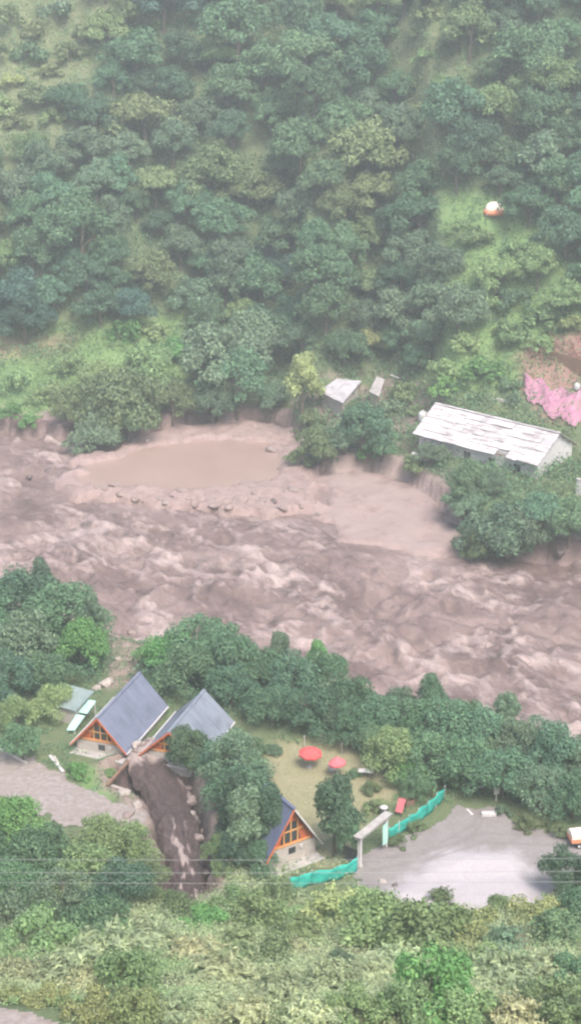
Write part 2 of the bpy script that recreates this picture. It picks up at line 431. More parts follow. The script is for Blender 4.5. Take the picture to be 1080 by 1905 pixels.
def link(name, data, parent=None, loc=None, rot=None):
    o = bpy.data.objects.new(name, data)
    COL.objects.link(o)
    if parent: o.parent = parent
    if loc is not None: o.location = loc
    if rot is not None: o.rotation_euler = rot
    return o

def tag(o, label=None, cat=None, group=None, kind=None):
    if label: o['label'] = label
    if cat: o['category'] = cat
    if group: o['group'] = group
    if kind: o['kind'] = kind
    return o

def thing(name, label, cat, loc, rz=0.0, group=None):
    return tag(link(name, None, None, loc, (0, 0, rz)), label, cat, group)

class MB:
    def __init__(s): s.v = []; s.f = []
    def add(s, verts, faces):
        b = len(s.v); s.v += [tuple(p) for p in verts]; s.f += [tuple(i + b for i in f) for f in faces]; return s
    def box(s, x0, x1, y0, y1, z0, z1):
        return s.add([(x0, y0, z0), (x1, y0, z0), (x1, y1, z0), (x0, y1, z0), (x0, y0, z1), (x1, y0, z1), (x1, y1, z1), (x0, y1, z1)],
                     [(0, 3, 2, 1), (4, 5, 6, 7), (0, 1, 5, 4), (1, 2, 6, 5), (2, 3, 7, 6), (3, 0, 4, 7)])
    def slab(s, quad, t):
        """a flat four-cornered plate of thickness t below the given corners"""
        q = [Vector(p) for p in quad]
        n = (q[1] - q[0]).cross(q[3] - q[0]).normalized() * t
        return s.add([*q, *[p - n for p in q]], [(0, 1, 2, 3), (7, 6, 5, 4), (0, 4, 5, 1), (1, 5, 6, 2), (2, 6, 7, 3), (3, 7, 4, 0)])
    def prism(s, poly, y0, y1):
        """polygon in x-z pushed along y"""
        n = len(poly)
        v = [(x, y0, z) for x, z in poly] + [(x, y1, z) for x, z in poly]
        return s.add(v, [tuple(range(n)), tuple(range(2 * n - 1, n - 1, -1))] + [(i, i + n, (i + 1) % n + n, (i + 1) % n) for i in range(n)])
    def bar(s, a, b, w, h=None):
        a, b = Vector(a), Vector(b); h = h or w
        d = (b - a).normalized(); up = Vector((0, 0, 1)) if abs(d.z) < 0.95 else Vector((1, 0, 0))
        sx = d.cross(up).normalized() * w / 2; sz = sx.cross(d).normalized() * h / 2
        v = [p + i * sx + j * sz for p in (a, b) for i, j in ((-1, -1), (1, -1), (1, 1), (-1, 1))]
        return s.add(v, [(0, 1, 2, 3), (7, 6, 5, 4), (0, 4, 5, 1), (1, 5, 6, 2), (2, 6, 7, 3), (3, 7, 4, 0)])
    def tube(s, pts, rad, n=6):
        pts = [Vector(p) for p in pts]
        rad = rad if hasattr(rad, '__len__') else [rad] * len(pts)
        vs_, fs = [], []
        for k, p in enumerate(pts):
            d = (pts[min(k + 1, len(pts) - 1)] - pts[max(k - 1, 0)]).normalized()
            up = Vector((0, 0, 1)) if abs(d.z) < 0.9 else Vector((1, 0, 0))
            a = d.cross(up).normalized(); b = a.cross(d)
            vs_ += [p + rad[k] * (math.cos(2 * math.pi * i / n) * a + math.sin(2 * math.pi * i / n) * b) for i in range(n)]
        for k in range(len(pts) - 1):
            fs += [(k * n + i, k * n + (i + 1) % n, (k + 1) * n + (i + 1) % n, (k + 1) * n + i) for i in range(n)]
        fs += [tuple(range(n - 1, -1, -1)), tuple(range((len(pts) - 1) * n, len(pts) * n))]
        return s.add(vs_, fs)
    def lathe(s, prof, n=16, cx=0, cy=0):
        vs_, fs = [], []
        for r, z in prof: vs_ += [(cx + r * math.cos(2 * math.pi * i / n), cy + r * math.sin(2 * math.pi * i / n), z) for i in range(n)]
        for k in range(len(prof) - 1):
            fs += [(k * n + i, k * n + (i + 1) % n, (k + 1) * n + (i + 1) % n, (k + 1) * n + i) for i in range(n)]
        fs += [tuple(range(n - 1, -1, -1)), tuple(range((len(prof) - 1) * n, len(prof) * n))]
        return s.add(vs_, fs)
    def mesh(s, name, mat, smooth=False):
        me = bpy.data.meshes.new(name); me.from_pydata([tuple(p) for p in s.v], [], s.f); me.materials.append(mat)
        if smooth:
            for p in me.polygons: p.use_smooth = True
        me.update(); return me
    def build(s, name, mat, parent=None, smooth=False, bev=0.0):
        o = link(name, s.mesh(name, mat, smooth), parent)
        if bev:
            b = o.modifiers.new('bevel', 'BEVEL'); b.width = bev; b.segments = 1; b.limit_method = 'ANGLE'
        return o

ORD = ['first', 'second', 'third', 'fourth', 'fifth', 'sixth', 'seventh', 'eighth', 'ninth', 'tenth', 'eleventh', 'twelfth', 'thirteenth',
       'fourteenth', 'fifteenth', 'sixteenth', 'seventeenth', 'eighteenth', 'nineteenth', 'twentieth', 'twenty-first', 'twenty-second',
       'twenty-third', 'twenty-fourth', 'twenty-fifth', 'twenty-sixth', 'twenty-seventh', 'twenty-eighth', 'twenty-ninth', 'thirtieth',
       'thirty-first', 'thirty-second', 'thirty-third', 'thirty-fourth', 'thirty-fifth', 'thirty-sixth', 'thirty-seventh', 'thirty-eighth']

# ------------------------------------------------------------------ terrain
def grid_quads(ny, nx):
    i = np.arange(ny - 1)[:, None] * nx + np.arange(nx - 1)[None, :]
    return np.stack([i, i + 1, i + nx + 1, i + nx], -1).reshape(-1, 4)

def in_px(poly, U, V, soft=12.0, wob=0.0):
    return sstep(soft, -soft, sdf(poly, U, V) + wob)

UU, VV = proj(XX, YY, ZZ)
wobble = 26 * fbm(XX / 5, YY / 5, 91, 3)
yfg = np.interp(XX, FBX, FBY); yng = np.interp(XX, NBX, NBY)
mud = sstep(-1.4, -2.2, ZZ) * (YY > yng - 3)
mud = np.maximum(mud, 0.8 * in_px([(200, 1280), (212, 1130), (300, 1130), (252, 1270)], UU, VV, 8, wobble * 0.3))
mud = np.maximum(mud, sstep(3.5, 0.5, (YY - yfg) + 3 * fbm(XX / 4, YY / 4, 92, 3)) * (YY > yng + 3))
gd_, gt_ = line_dist(GCL, XX, YY)
gwv = 3.1 - 0.9 * gt_ + 0.8 * fbm(XX / 2, YY / 2, 51, 3)
earth = sstep(0.35, -0.25, gd_ - gwv)
mud = np.maximum(mud, 0.85 * sstep(2.0, 1.2, gd_ - gwv + 0.5 * fbm(XX / 1.5, YY / 1.5, 93, 3)) * (earth < 0.9))
earth = np.maximum(earth, sstep(-2.5, -0.8, YY - yng) * (YY < yng + 6) * 0.8)
earth = np.maximum(earth, 0.85 * sstep(1.1, 0.5, np.abs(YY - yfg + 0.2 + 1.0 * fbm(XX / 5, YY * 0, 5, 3))) * (ZZ > -3.3))
HEAD = [(545, 720), (640, 690), (780, 700), (860, 790), (840, 900), (760, 900), (690, 880), (560, 890)]
mud = np.maximum(mud, 0.75 * in_px(HEAD, UU, VV, 15, wobble) * sstep(-0.25, 0.1, fbm(XX / 4, YY / 4, 98, 3)))
earth = np.maximum(earth, 0.55 * in_px(HEAD, UU, VV, 15, wobble) * sstep(0.0, 0.25, fbm(XX / 3, YY / 3, 94, 3) + 0.1))
lush = in_px([(-80, 640), (120, 590), (330, 590), (360, 700), (330, 800), (-80, 800)], UU, VV, 25, wobble)
lush = np.maximum(lush, in_px([(830, 365), (960, 350), (1100, 560), (1100, 640), (980, 720), (860, 740), (780, 700), (830, 560)], UU, VV, 25, wobble))
lush = np.maximum(lush, in_px([(150, 1425), (230, 1420), (245, 1460), (205, 1490), (150, 1480)], UU, VV, 8))
dry = in_px([(-60, -40), (190, -40), (210, 120), (120, 260), (-60, 280)], UU, VV, 40, 2 * wobble)
dry = np.maximum(dry, in_px([(720, 30), (800, 30), (880, 190), (870, 330), (790, 290), (750, 160)], UU, VV, 25, wobble)) * 0.22
dry = np.maximum(dry, 0.85 * sstep(1.0, -1.5, sdf(LAWN, XX, YY) + 2.0 * fbm(XX / 4, YY / 4, 95, 3)))
dry = np.maximum(dry, 0.6 * sstep(0.05, 0.3, fbm(XX / 6, YY / 6, 96, 3)) * (YY < Y0))
red = in_px([(965, 665), (1010, 630), (1200, 590), (1200, 790), (1010, 780), (970, 730)], UU, VV, 12, wobble * 0.6)
red = np.maximum(red, 0.6 * in_px([(-60, 615), (150, 625), (130, 650), (-60, 680)], UU, VV, 12, wobble * 0.6))
silt = sstep(2.0, -2.5, sdf(FAN, XX, YY) + 4.5 * fbm(XX / 4, YY / 4, 97, 4)) * (YY < yfg + 2) * sstep(-0.4, 0.15, fbm(XX / 2.5, YY / 2.5, 99, 4))
me = mesh_np('terrain', np.stack([XX, YY, ZZ], -1).reshape(-1, 3), grid_quads(len(GY), len(GX)), M_GROUND, True)
for nm, ch in (('cover', (mud, earth, lush)), ('cover2', (dry, red, silt))):
    at = me.attributes.new(nm, 'FLOAT_COLOR', 'POINT')
    at.data.foreach_set('color', np.stack([*[c.astype(np.float32) for c in ch], np.ones_like(XX, np.float32)], -1).astype(np.float32).ravel())
tag(link('terrain', me), 'grassy valley floor and hillsides around the flooded river', kind='structure')

# ------------------------------------------------------------------ river, pool, stream
gx = np.arange(-92, 72, 0.36); gy = np.arange(135, 290, 0.36)
RX, RY = np.meshgrid(gx, gy)
fa = R(-46)
S = RX * math.cos(fa) + RY * math.sin(fa); T = -RX * math.sin(fa) + RY * math.cos(fa)
wx = 2.0 * fbm(S / 9, T / 9, 101, 3); wy = 2.0 * fbm(S / 9 + 7, T / 9, 102, 3)
big = 1 - np.abs(fbm((S + wx) / 11, (T + wy) / 6.5, 103, 3)) * 2.2
med = 1 - np.abs(fbm((S + wx) / 3.6, (T + wy) / 2.6, 104, 4)) * 2.2
fin = fbm(S / 1.1, T / 0.9, 105, 3)
sbar = np.minimum(sdf(BAR, RX, RY), sdf(FAN, RX, RY))
amp = sstep(-1.0, 6.0, sbar) * (0.65 + 0.35 * fbm(RX / 20, RY / 20, 106, 2) + 0.1)
bil = np.abs(fbm((S + wx) / 5.2 + 3.3, (T + wy) / 4.2, 108, 3)) * 2.0
RZ = WATER + amp * (0.95 * big + 0.56 * med + 0.75 * bil + 0.31 * fin - 0.92) + 0.06 * fin
HOLES = [pix(700, 1140, WATER), pix(760, 1080, WATER), pix(560, 1190, WATER), pix(240, 1080, WATER), pix(60, 1000, WATER), pix(960, 1120, WATER), pix(870, 1200, WATER), pix(350, 1070, WATER), pix(420, 1000, WATER), pix(130, 985, WATER)]
for hx, hy in HOLES:
    ds = (RX - hx) * math.cos(fa) + (RY - hy) * math.sin(fa); dt = -(RX - hx) * math.sin(fa) + (RY - hy) * math.cos(fa)
    RZ += -1.0 * np.exp(-(ds / 5) ** 2 - (dt / 3.2) ** 2) + 0.9 * np.exp(-((ds - 7) / 2.5) ** 2 - (dt / 4.5) ** 2)
gz = ground(RX, RY)
quads = grid_quads(len(gy), len(gx))
keep = (gz < RZ + 0.9).ravel()
quads = quads[keep[quads].any(1)]
used = np.unique(quads); remap = np.full(RX.size, -1); remap[used] = np.arange(len(used))
me = mesh_np('river', np.stack([RX, RY, RZ], -1).reshape(-1, 3)[used], remap[quads], M_RIVER, True)
froth = 0.30 * sstep(0.45, 1.0, med * 0.5 + big * 0.5) - 0.14 + 0.36 * fbm((S) / 16, T / 7, 107, 3)
froth += 0.28 * sstep(7, 0, np.abs(RY - np.interp(RX, NBX, NBY) - 4))
at = me.attributes.new('froth', 'FLOAT', 'POINT'); at.data.foreach_set('value', (froth * np.minimum(1, amp + 0.3)).ravel()[used].astype(np.float32))
tag(link('river', me), 'torrent of muddy brown flood water', kind='structure')

def flat_sheet(name, poly, mat, zfun, step, label, grow=0.0, wob=0.0, kind='structure'):
    P = np.array(poly)
    ax = np.arange(P[:, 0].min() - 2, P[:, 0].max() + 2, step); ay = np.arange(P[:, 1].min() - 2, P[:, 1].max() + 2, step)
    X, Y = np.meshgrid(ax, ay)
    d = sdf(poly, X, Y) - grow + wob * fbm(X / 1.8, Y / 1.8, 131, 4)
    q = grid_quads(len(ay), len(ax)); k = (d < 0).ravel(); q = q[k[q].all(1)]
    us = np.unique(q); rm = np.full(X.size, -1); rm[us] = np.arange(len(us))
    m_ = mesh_np(name, np.stack([X, Y, zfun(X, Y)], -1).reshape(-1, 3)[us], rm[q], mat, True)
    return tag(link(name, m_), label, kind=kind)

M_POND = surf('silty_pool_water', (0.285, 0.200, 0.170), (0.31, 0.222, 0.19), 0.12, 0.22, bmp=0.03, spec=0.4)
flat_sheet('pool_water', POND, M_POND, lambda x, y: -3.04 + 0.012 * fbm(x / 2, y / 2, 132, 3), 0.5, 'still tan pool of silty water', grow=2.4)
def park_mat():
    m, nt, out = new_mat('car_park_gravel')
    p = N(nt, 'ShaderNodeBsdfPrincipled', Roughness=0.95)
    a = N(nt, 'ShaderNodeAttribute', attribute_name='wear')
    sp = nt.nodes.new('ShaderNodeSeparateColor'); nt.links.new(a.outputs['Color'], sp.inputs[0])
    f = noise(nt, 5.0, 6, 0.7); g = noise(nt, 0.5, 5, 0.65)
    old = mixc(nt, ramp(nt, f, [(0.35, (0, 0, 0)), (0.65, (1, 1, 1))]), (0.185, 0.165, 0.16), (0.26, 0.235, 0.228))
    old = mixc(nt, ramp(nt, g, [(0.45, (0, 0, 0)), (0.65, (.7, .7, .7))]), old, (0.175, 0.15, 0.142))
    new = mixc(nt, ramp(nt, f, [(0.35, (0, 0, 0)), (0.65, (1, 1, 1))]), (0.35, 0.315, 0.32), (0.43, 0.39, 0.395))
    c = mixc(nt, sp.outputs[0], old, new)
    c = mixc(nt, sp.outputs[1], c, (0.16, 0.138, 0.13))
    nt.links.new(c, p.inputs['Base Color'])
    nt.links.new(bump(nt, noise(nt, 7.0, 5, 0.7), 0.6, 0.06), p.inputs['Normal'])
    nt.links.new(p.outputs[0], out.inputs[0])
    return m
lot = flat_sheet('gravel_car_park', PARK, park_mat(), lambda x, y: ground(x, y) + 0.06, 0.2, 'grey gravel car park with a spread of pale fresh gravel', wob=1.0)
co = np.empty(len(lot.data.vertices) * 3, np.float32); lot.data.vertices.foreach_get('co', co); co = co.reshape(-1, 3)
px_, py_ = co[:, 0].astype(float), co[:, 1].astype(float)
pale = sstep(1.0, -1.6, sdf(HEAP, px_, py_) + 1.3 * fbm(px_ / 1.5, py_ / 1.5, 135, 5, 0.6))
ruts = np.zeros(len(px_))
for o_ in (-0.75, 0.75):
    for line in ([(905, 1500), (880, 1545), (800, 1590), (690, 1612)], [(1100, 1575), (1010, 1565), (900, 1560), (780, 1600)]):
        L_ = np.array(ppoly(line, 0)); L_[:, 1] += o_
        ruts = np.maximum(ruts, 0.45 * sstep(0.3, 0.1, line_dist([tuple(q) for q in L_], px_, py_)[0] + 0.15 * fbm(px_, py_, 136, 3)))
at = lot.data.attributes.new('wear', 'FLOAT_COLOR', 'POINT')
at.data.foreach_set('color', np.stack([pale, ruts, pale * 0, pale * 0 + 1], -1).astype(np.float32).ravel())
flat_sheet('stony_track', TRACK, M_TRACK, lambda x, y: ground(x, y) + 0.06 + 0.03 * fbm(x * 2, y * 2, 134, 3), 0.25, 'stony track beside the gully', wob=1.2)
road = ppoly([(-400, 1862), (0, 1876), (60, 1886), (110, 1902), (150, 1940), (150, 2100), (-400, 2100)], 18.8)
flat_sheet('road', road, M_TRACK, lambda x, y: ground(x, y) + 0.06, 0.25, 'grey road edge at the bottom of the slope', wob=0.5)
# muddy water gushing out between the cottages and down the gully
gcl = np.array(ppoly([(272, 1404), (284, 1420), (302, 1452), (322, 1500), (336, 1555), (348, 1612), (352, 1672)], -0.6))
nt_, ns_ = 170, 44
tt = np.linspace(0, 1, nt_)
kk = np.arange(len(gcl)) / (len(gcl) - 1)
cxs = np.interp(tt, kk, gcl[:, 0]); cys = np.interp(tt, kk, gcl[:, 1])
ker = np.ones(15) / 15
cxs = np.convolve(np.pad(cxs, 7, 'edge'), ker, 'valid'); cys = np.convolve(np.pad(cys, 7, 'edge'), ker, 'valid')
tx = np.gradient(cxs); ty = np.gradient(cys); ln = np.hypot(tx, ty); nx_, ny_ = -ty / ln, tx / ln
hw = np.interp(tt, [0, .08, .25, .45, .7, 1], [1.6, 2.6, 2.8, 2.35, 2.05, 1.8])
ss = np.linspace(-1, 1, ns_)
TT, SS = np.meshgrid(tt, ss, indexing='ij')
hwv = hw[:, None] * (1 + 0.22 * fbm(TT * 12, SS * 0 + np.sign(SS) * 3, 141, 3))
PX = cxs[:, None] + nx_[:, None] * SS * hwv; PY = cys[:, None] + ny_[:, None] * SS * hwv
lipz = np.interp(tt, [0, .07, .15, .21, .32, .6, 1], [0.15, 0.75, 0.95, -0.05, -0.9, -1.35, -2.0])[:, None]
flow = fbm(SS * 5 + 0.8 * fbm(TT * 6, SS * 2, 142, 3), TT * 7, 143, 4)
lump = fbm(PX / 1.0, PY / 1.4, 144, 5, 0.6)
PZ = lipz + 0.45 * (1 - SS ** 2) - 0.9 * np.abs(SS) ** 6 + 0.30 * flow + (0.42 + 0.35 * sstep(0.4, 0.15, TT)) * lump * sstep(0.0, 0.08, TT)
me = mesh_np('gully_stream', np.stack([PX, PY, PZ], -1).reshape(-1, 3), grid_quads(nt_, ns_), M_STREAM, True)
fr = -0.28 + 1.0 * np.exp(-((TT - 0.15 - 0.03 * fbm(SS * 4, SS * 0, 149, 3)) / 0.055) ** 2) + 0.55 * sstep(0.45, 0.9, SS) * sstep(0.75, 0.3, TT) * sstep(-0.2, 0.3, lump + 0.15)
fr += 0.75 * np.exp(-((SS + 0.15 + 0.3 * fbm(TT * 9, TT * 0, 145, 3)) / 0.16) ** 2) * sstep(0.5, 0.62, TT) * sstep(-0.25, 0.2, fbm(TT * 16, SS * 3, 146, 3))
fr += 0.5 * np.exp(-((SS - 0.25 + 0.3 * fbm(TT * 8, TT * 0, 147, 3)) / 0.09) ** 2) * sstep(0.35, 0.5, TT) * sstep(0.0, 0.3, fbm(TT * 18, SS * 3, 148, 3))
at = me.attributes.new('froth', 'FLOAT', 'POINT'); at.data.foreach_set('value', fr.ravel().astype(np.float32))
tag(link('gully_stream', me), 'dark muddy water gushing down beside the cottages', kind='structure')

# ------------------------------------------------------------------ haze
hz = MB().box(-200, 200, -45, 570, -9, 135).build('haze', M_GLASS)
hz.data.materials.clear()
mh, nt, out = new_mat('haze_air')
pv = N(nt, 'ShaderNodeVolumePrincipled', Density=0.00064, Anisotropy=0.2)
pv.inputs['Color'].default_value = (0.90, 0.95, 0.94, 1)
nt.links.new(pv.outputs[0], out.inputs['Volume'])
hz.data.materials.append(mh)
tag(hz, 'thin pale haze filling the valley', kind='stuff')

# ------------------------------------------------------------------ plants: prototypes
def cards(C, Nn, L, W, seed, fold=0.25, tan=None):
    """leaf-shaped folded cards at points C with normals Nn"""
    r = np.random.default_rng(seed)
    n = len(C)
    Nn = Nn / (np.linalg.norm(Nn, axis=1, keepdims=True) + 1e-9)
    t = r.normal(size=(n, 3)) if tan is None else tan
    t = t - (t * Nn).sum(1, keepdims=True) * Nn
    t = t / (np.linalg.norm(t, axis=1, keepdims=True) + 1e-9)
    b = np.cross(Nn, t)
    L = np.broadcast_to(L, (n,))[:, None]; W = np.broadcast_to(W, (n,))[:, None]
    v = np.stack([C - t * L, C + b * W + Nn * W * fold - t * L * 0.1, C + t * L, C - b * W + Nn * W * fold - t * L * 0.1], 1).reshape(-1, 3)
    q = np.arange(n * 4).reshape(n, 4)
    return v, q

def crown(name, seed, rx, rz, cz, lobes, per, leaf, droop=0.0, taper=0.0, lobe_r=(0.24, 0.47), reach=1.0):
    """many leaf clumps on uneven lobes spread through an ellipsoid crown"""
    r = np.random.default_rng(seed)
    Cs, Ns, Ls = [], [], []
    for k in range(lobes):
        d = r.normal(size=3); d /= np.linalg.norm(d); d[2] = abs(d[2]) * 1.1 - 0.45
        q = r.uniform(0.4, 1.0) * reach
        f = 1 - taper * max(0, d[2] * q)
        c = np.array([d[0] * rx * q * f, d[1] * rx * q * f, cz + d[2] * rz * q])
        lr = rx * r.uniform(*lobe_r)
        m = int(per * (lr / (rx * 0.38)) ** 2)
        p = r.normal(size=(m, 3)); p /= np.linalg.norm(p, axis=1, keepdims=True)
        p = p[(p[:, 2] > -0.55)]
        rad = lr * r.uniform(0.62, 1.08, (len(p), 1)) * (1 + 0.25 * np.sin(p[:, :1] * 5 + k) * np.cos(p[:, 1:2] * 4))
        sq = np.array([1, 1, 0.8])
        Cs.append(c + p * rad * sq)
        Ns.append(p + r.normal(scale=0.55, size=p.shape) + np.array([0, 0, 0.45]))
        Ls.append(leaf * r.uniform(0.6, 1.35, len(p)))
    C = np.concatenate(Cs); Nn = np.concatenate(Ns); L = np.concatenate(Ls)
    if droop: C[:, 2] -= droop * ((C[:, 0] ** 2 + C[:, 1] ** 2) / rx ** 2)
    v, q = cards(C, Nn, L, L * 0.55, seed + 1)
    return mesh_np(name, v, q, LEAF['mid'])

def trunk(name, seed, h, r0, rx, cz, limbs=6, mat=None):
    r = random.Random(seed)
    mb = MB()
    bx, by = r.uniform(-.06, .06) * h, r.uniform(-.06, .06) * h
    mb.tube([(0, 0, -0.4), (0, 0, 0.0), (bx * .5, by * .5, h * 0.45), (bx, by, h * 0.75), (bx * 1.4, by * 1.4, h * 0.95)], [r0 * 1.35, r0 * 1.15, r0 * 0.8, r0 * 0.5, r0 * 0.15], 7)
    for k in range(limbs):
        a = 2 * math.pi * k / limbs + r.uniform(-.4, .4); zz = h * r.uniform(0.3, 0.65); f = zz / h
        L = rx * r.uniform(0.55, 0.85)
        mb.tube([(bx * f, by * f, zz), (bx * f + math.cos(a) * L * .5, by * f + math.sin(a) * L * .5, zz + L * 0.35), (bx * f + math.cos(a) * L, by * f + math.sin(a) * L, zz + L * r.uniform(.5, .8))],
                [r0 * 0.45, r0 * 0.3, r0 * 0.08], 5)
    return mb.mesh(name, mat or BARK)

PROTO = {}
def proto(kind, crowns, trunks): PROTO[kind] = (crowns, trunks)
# far broadleaf trees: unit crown width about 7 m
proto('broad', [crown('broad_crown', 200 + k, 3.5, 3.2 + 0.5 * (k % 3), 4.2, 25 + 3 * (k % 3), 560, 0.172, lobe_r=(0.2, 0.43), reach=1.08) for k in range(6)],
      [trunk('broad_trunk', 200 + k, 6.0, 0.2, 3.2, 4.2) for k in range(6)])
proto('tall', [crown('tall_crown', 230 + k, 2.2, 4.6, 5.2, 22, 400, 0.165, taper=0.45, lobe_r=(0.3, 0.52)) for k in range(3)],
      [trunk('tall_trunk', 230 + k, 8.6, 0.19, 2.0, 5.2) for k in range(3)])
# near orchard and bank trees: finer leaves
proto('near', [crown('near_crown', 250 + k, 3.2, 2.9 + 0.4 * (k % 2), 3.6, 36, 420, 0.15, droop=0.5, lobe_r=(0.17, 0.42), reach=1.12) for k in range(6)],
      [trunk('near_trunk', 250 + k, 5.8, 0.17, 3.0, 4.2, 7) for k in range(6)])
proto('neartall', [crown('neartall_crown', 270 + k, 1.9, 4.0, 4.6, 28, 360, 0.15, taper=0.4, droop=0.3, lobe_r=(0.36, 0.55)) for k in range(2)],
      [trunk('neartall_trunk', 270 + k, 7.6, 0.16, 1.8, 4.6) for k in range(2)])
# shrubs: no clear trunk
proto('shrub', [crown('shrub_foliage', 300 + k, 1.6, 1.25, 0.95, 20, 280, 0.11, reach=1.2, lobe_r=(0.18, 0.42)) for k in range(5)],
      [trunk('shrub_stem', 300 + k, 1.6, 0.05, 1.4, 0.9, 8, STEM) for k in range(5)])
proto('farshrub', [crown('farshrub_foliage', 320 + k, 1.9, 1.35, 0.95, 16, 200, 0.17, reach=1.2, lobe_r=(0.18, 0.42)) for k in range(4)],
      [trunk('farshrub_stem', 320 + k, 1.6, 0.06, 1.5, 0.9, 6, STEM) for k in range(4)])

def arching(name, seed, canes, length, leaf, n_leaf):
    """long arching canes with narrow leaves along them"""
    r = np.random.default_rng(seed)
    Cs, Ns, Ts = [], [], []
    mb = MB()
    for k in range(canes):
        a = r.uniform(0, 2 * math.pi); L = length * r.uniform(0.6, 1.1); up = r.uniform(0.45, 1.0); d = np.array([math.cos(a), math.sin(a)])
        t = np.linspace(0, 1, n_leaf)
        rad = L * (1.25 - up) * t; z = L * up * (1.35 * t - 0.75 * t ** 2.2)
        base = r.normal(scale=0.22, size=2)
        P = np.stack([base[0] + d[0] * rad, base[1] + d[1] * rad, z], -1)
        for i in (0, n_leaf // 2):
            pass
        mb.tube([P[0] + [0, 0, -0.2], P[n_leaf // 3], P[2 * n_leaf // 3], P[-1]], [0.022, 0.016, 0.011, 0.004], 4)
        keep_ = t > 0.22
        Pj = P[keep_] + r.normal(scale=0.07, size=P[keep_].shape)
        Cs.append(Pj)
        side = r.normal(size=Pj.shape) + np.array([d[0], d[1], 0.1]) * 0.9
        Ts.append(side); Ns.append(r.normal(scale=0.5, size=Pj.shape) + np.array([0, 0, 1.0]) + 0.5 * np.array([d[0], d[1], 0]))
    C = np.concatenate(Cs); L = leaf * r.uniform(0.6, 1.3, len(C))
    v, q = cards(C, np.concatenate(Ns), L, L * 0.3, seed + 5, 0.2, np.concatenate(Ts))
    return mesh_np(name + '_foliage', v, q, LEAF['pale']), mb.mesh(name + '_stem', STEM)

ar = [arching('arching_shrub', 340 + k, 85, 2.3, 0.17, 34) for k in range(4)]
proto('arch', [a for a, b in ar], [b for a, b in ar])

PLANTS = []      # (x, y, u, v, kind, tone, scale, group)
def plant(kind, x, y, s, tone, name, group, idx=None, sink=0.05, squash=None, uv=None):
    PLANTS.append(dict(kind=kind, x=x, y=y, s=s, tone=tone, name=name, group=group, idx=idx, sink=sink, squash=squash or 1.0, uv=uv))

def at_px(kind, u, v, w, tone, name, group, **kw):
    """place a plant whose crown centre sits at the pixel and whose crown is w pixels wide"""
    cw, cc = {'broad': (7.6, 4.3), 'tall': (4.9, 5.2), 'near': (7.0, 3.5), 'neartall': (4.4, 4.6), 'shrub': (3.6, 1.0), 'farshrub': (4.2, 1.0), 'arch': (3.7, 1.1)}[kind]
    s = 1.0
    for _ in range(3):
        x, y, z = hit(u, v, cc * s)
        dist = math.sqrt(x * x + y * y + (CAM_Z - z) ** 2)
        s = min(2.6, max(0.28, w * dist / F / cw))
    plant(kind, x, y, s, tone, name, group, uv=(u, v), **kw)

# ---- far hillside: crowns that can be picked out in the photograph
FARG = 'trees of the far hillside forest'
HILL = [(250, 90, 115, 'teal'), (335, 85, 95, 'dark'), (440, 55, 130, 'mid'), (490, 115, 120, 'mid'), (425, 160, 115, 'mid'), (270, 205, 125, 'olive'), (240, 275, 75, 'grey'),
 (365, 205, 85, 'grey'), (430, 248, 85, 'dark'), (505, 205, 95, 'mid'), (390, 320, 115, 'olive'), (460, 345, 105, 'olive'), (290, 335, 95, 'olive'), (165, 270, 95, 'grey'),
 (85, 310, 95, 'grey'), (25, 350, 95, 'grey'), (120, 185, 75, 'teal'), (250, 375, 65, 'mid'), (150, 430, 125, 'mid'), (60, 455, 105, 'mid'), (210, 470, 95, 'mid'),
 (25, 535, 115, 'blue'), (45, 590, 95, 'blue'), (280, 510, 95, 'olive'), (360, 545, 85, 'grey'), (430, 470, 115, 'grey'), (485, 525, 105, 'teal'), (335, 450, 95, 'grey'),
 (420, 400, 105, 'teal'), (385, 590, 85, 'mid'), (350, 380, 90, 'teal'), (180, 340, 80, 'grey'), (100, 370, 90, 'teal'),
 (620, 60, 115, 'teal'), (665, 115, 115, 'teal'), (585, 165, 105, 'mid'), (560, 255, 115, 'mid'), (605, 325, 105, 'mid'), (685, 275, 135, 'olive'), (700, 350, 115, 'olive'),
 (640, 385, 95, 'olive'), (555, 375, 95, 'grey'), (850, 205, 115, 'teal'), (885, 255, 105, 'dark'), (850, 310, 95, 'dark'), (985, 85, 135, 'mid'), (1015, 130, 115, 'light'),
 (930, 120, 75, 'mid'), (1005, 205, 125, 'mid'), (1065, 255, 95, 'mid'), (1055, 60, 95, 'mid'), (1035, 330, 95, 'mid'), (985, 375, 90, 'teal'), (1055, 430, 100, 'dark'),
 (760, 455, 95, 'grey'), (812, 480, 95, 'grey'), (800, 545, 85, 'grey'), (750, 565, 105, 'grey'), (692, 530, 75, 'olive'), (590, 500, 130, 'mid'), (645, 470, 95, 'mid'),
 (605, 575, 115, 'mid'), (545, 570, 90, 'teal'), (850, 575, 110, 'grey'), (925, 505, 85, 'light'), (1000, 500, 80, 'light'), (780, 390, 95, 'teal'), (730, 420, 90, 'dark'),
 (520, 430, 100, 'mid'), (560, 30, 100, 'dark'), (700, 40, 90, 'teal'), (520, 300, 90, 'grey'), (320, 270, 95, 'grey'), (210, 150, 70, 'teal'), (640, 215, 100, 'mid'),
 (930, 330, 70, 'grey'), (1060, 540, 80, 'light'), (500, 620, 100, 'dark'), (640, 640, 85, 'mid'), (690, 640, 62, 'yellow'), (560, 625, 80, 'grey')]
for k, (u, v, w, t) in enumerate(HILL):
    at_px('broad' if (w > 70 or k % 2) else 'tall', u, v, w, t, 'broadleaf_tree', FARG, idx=k)
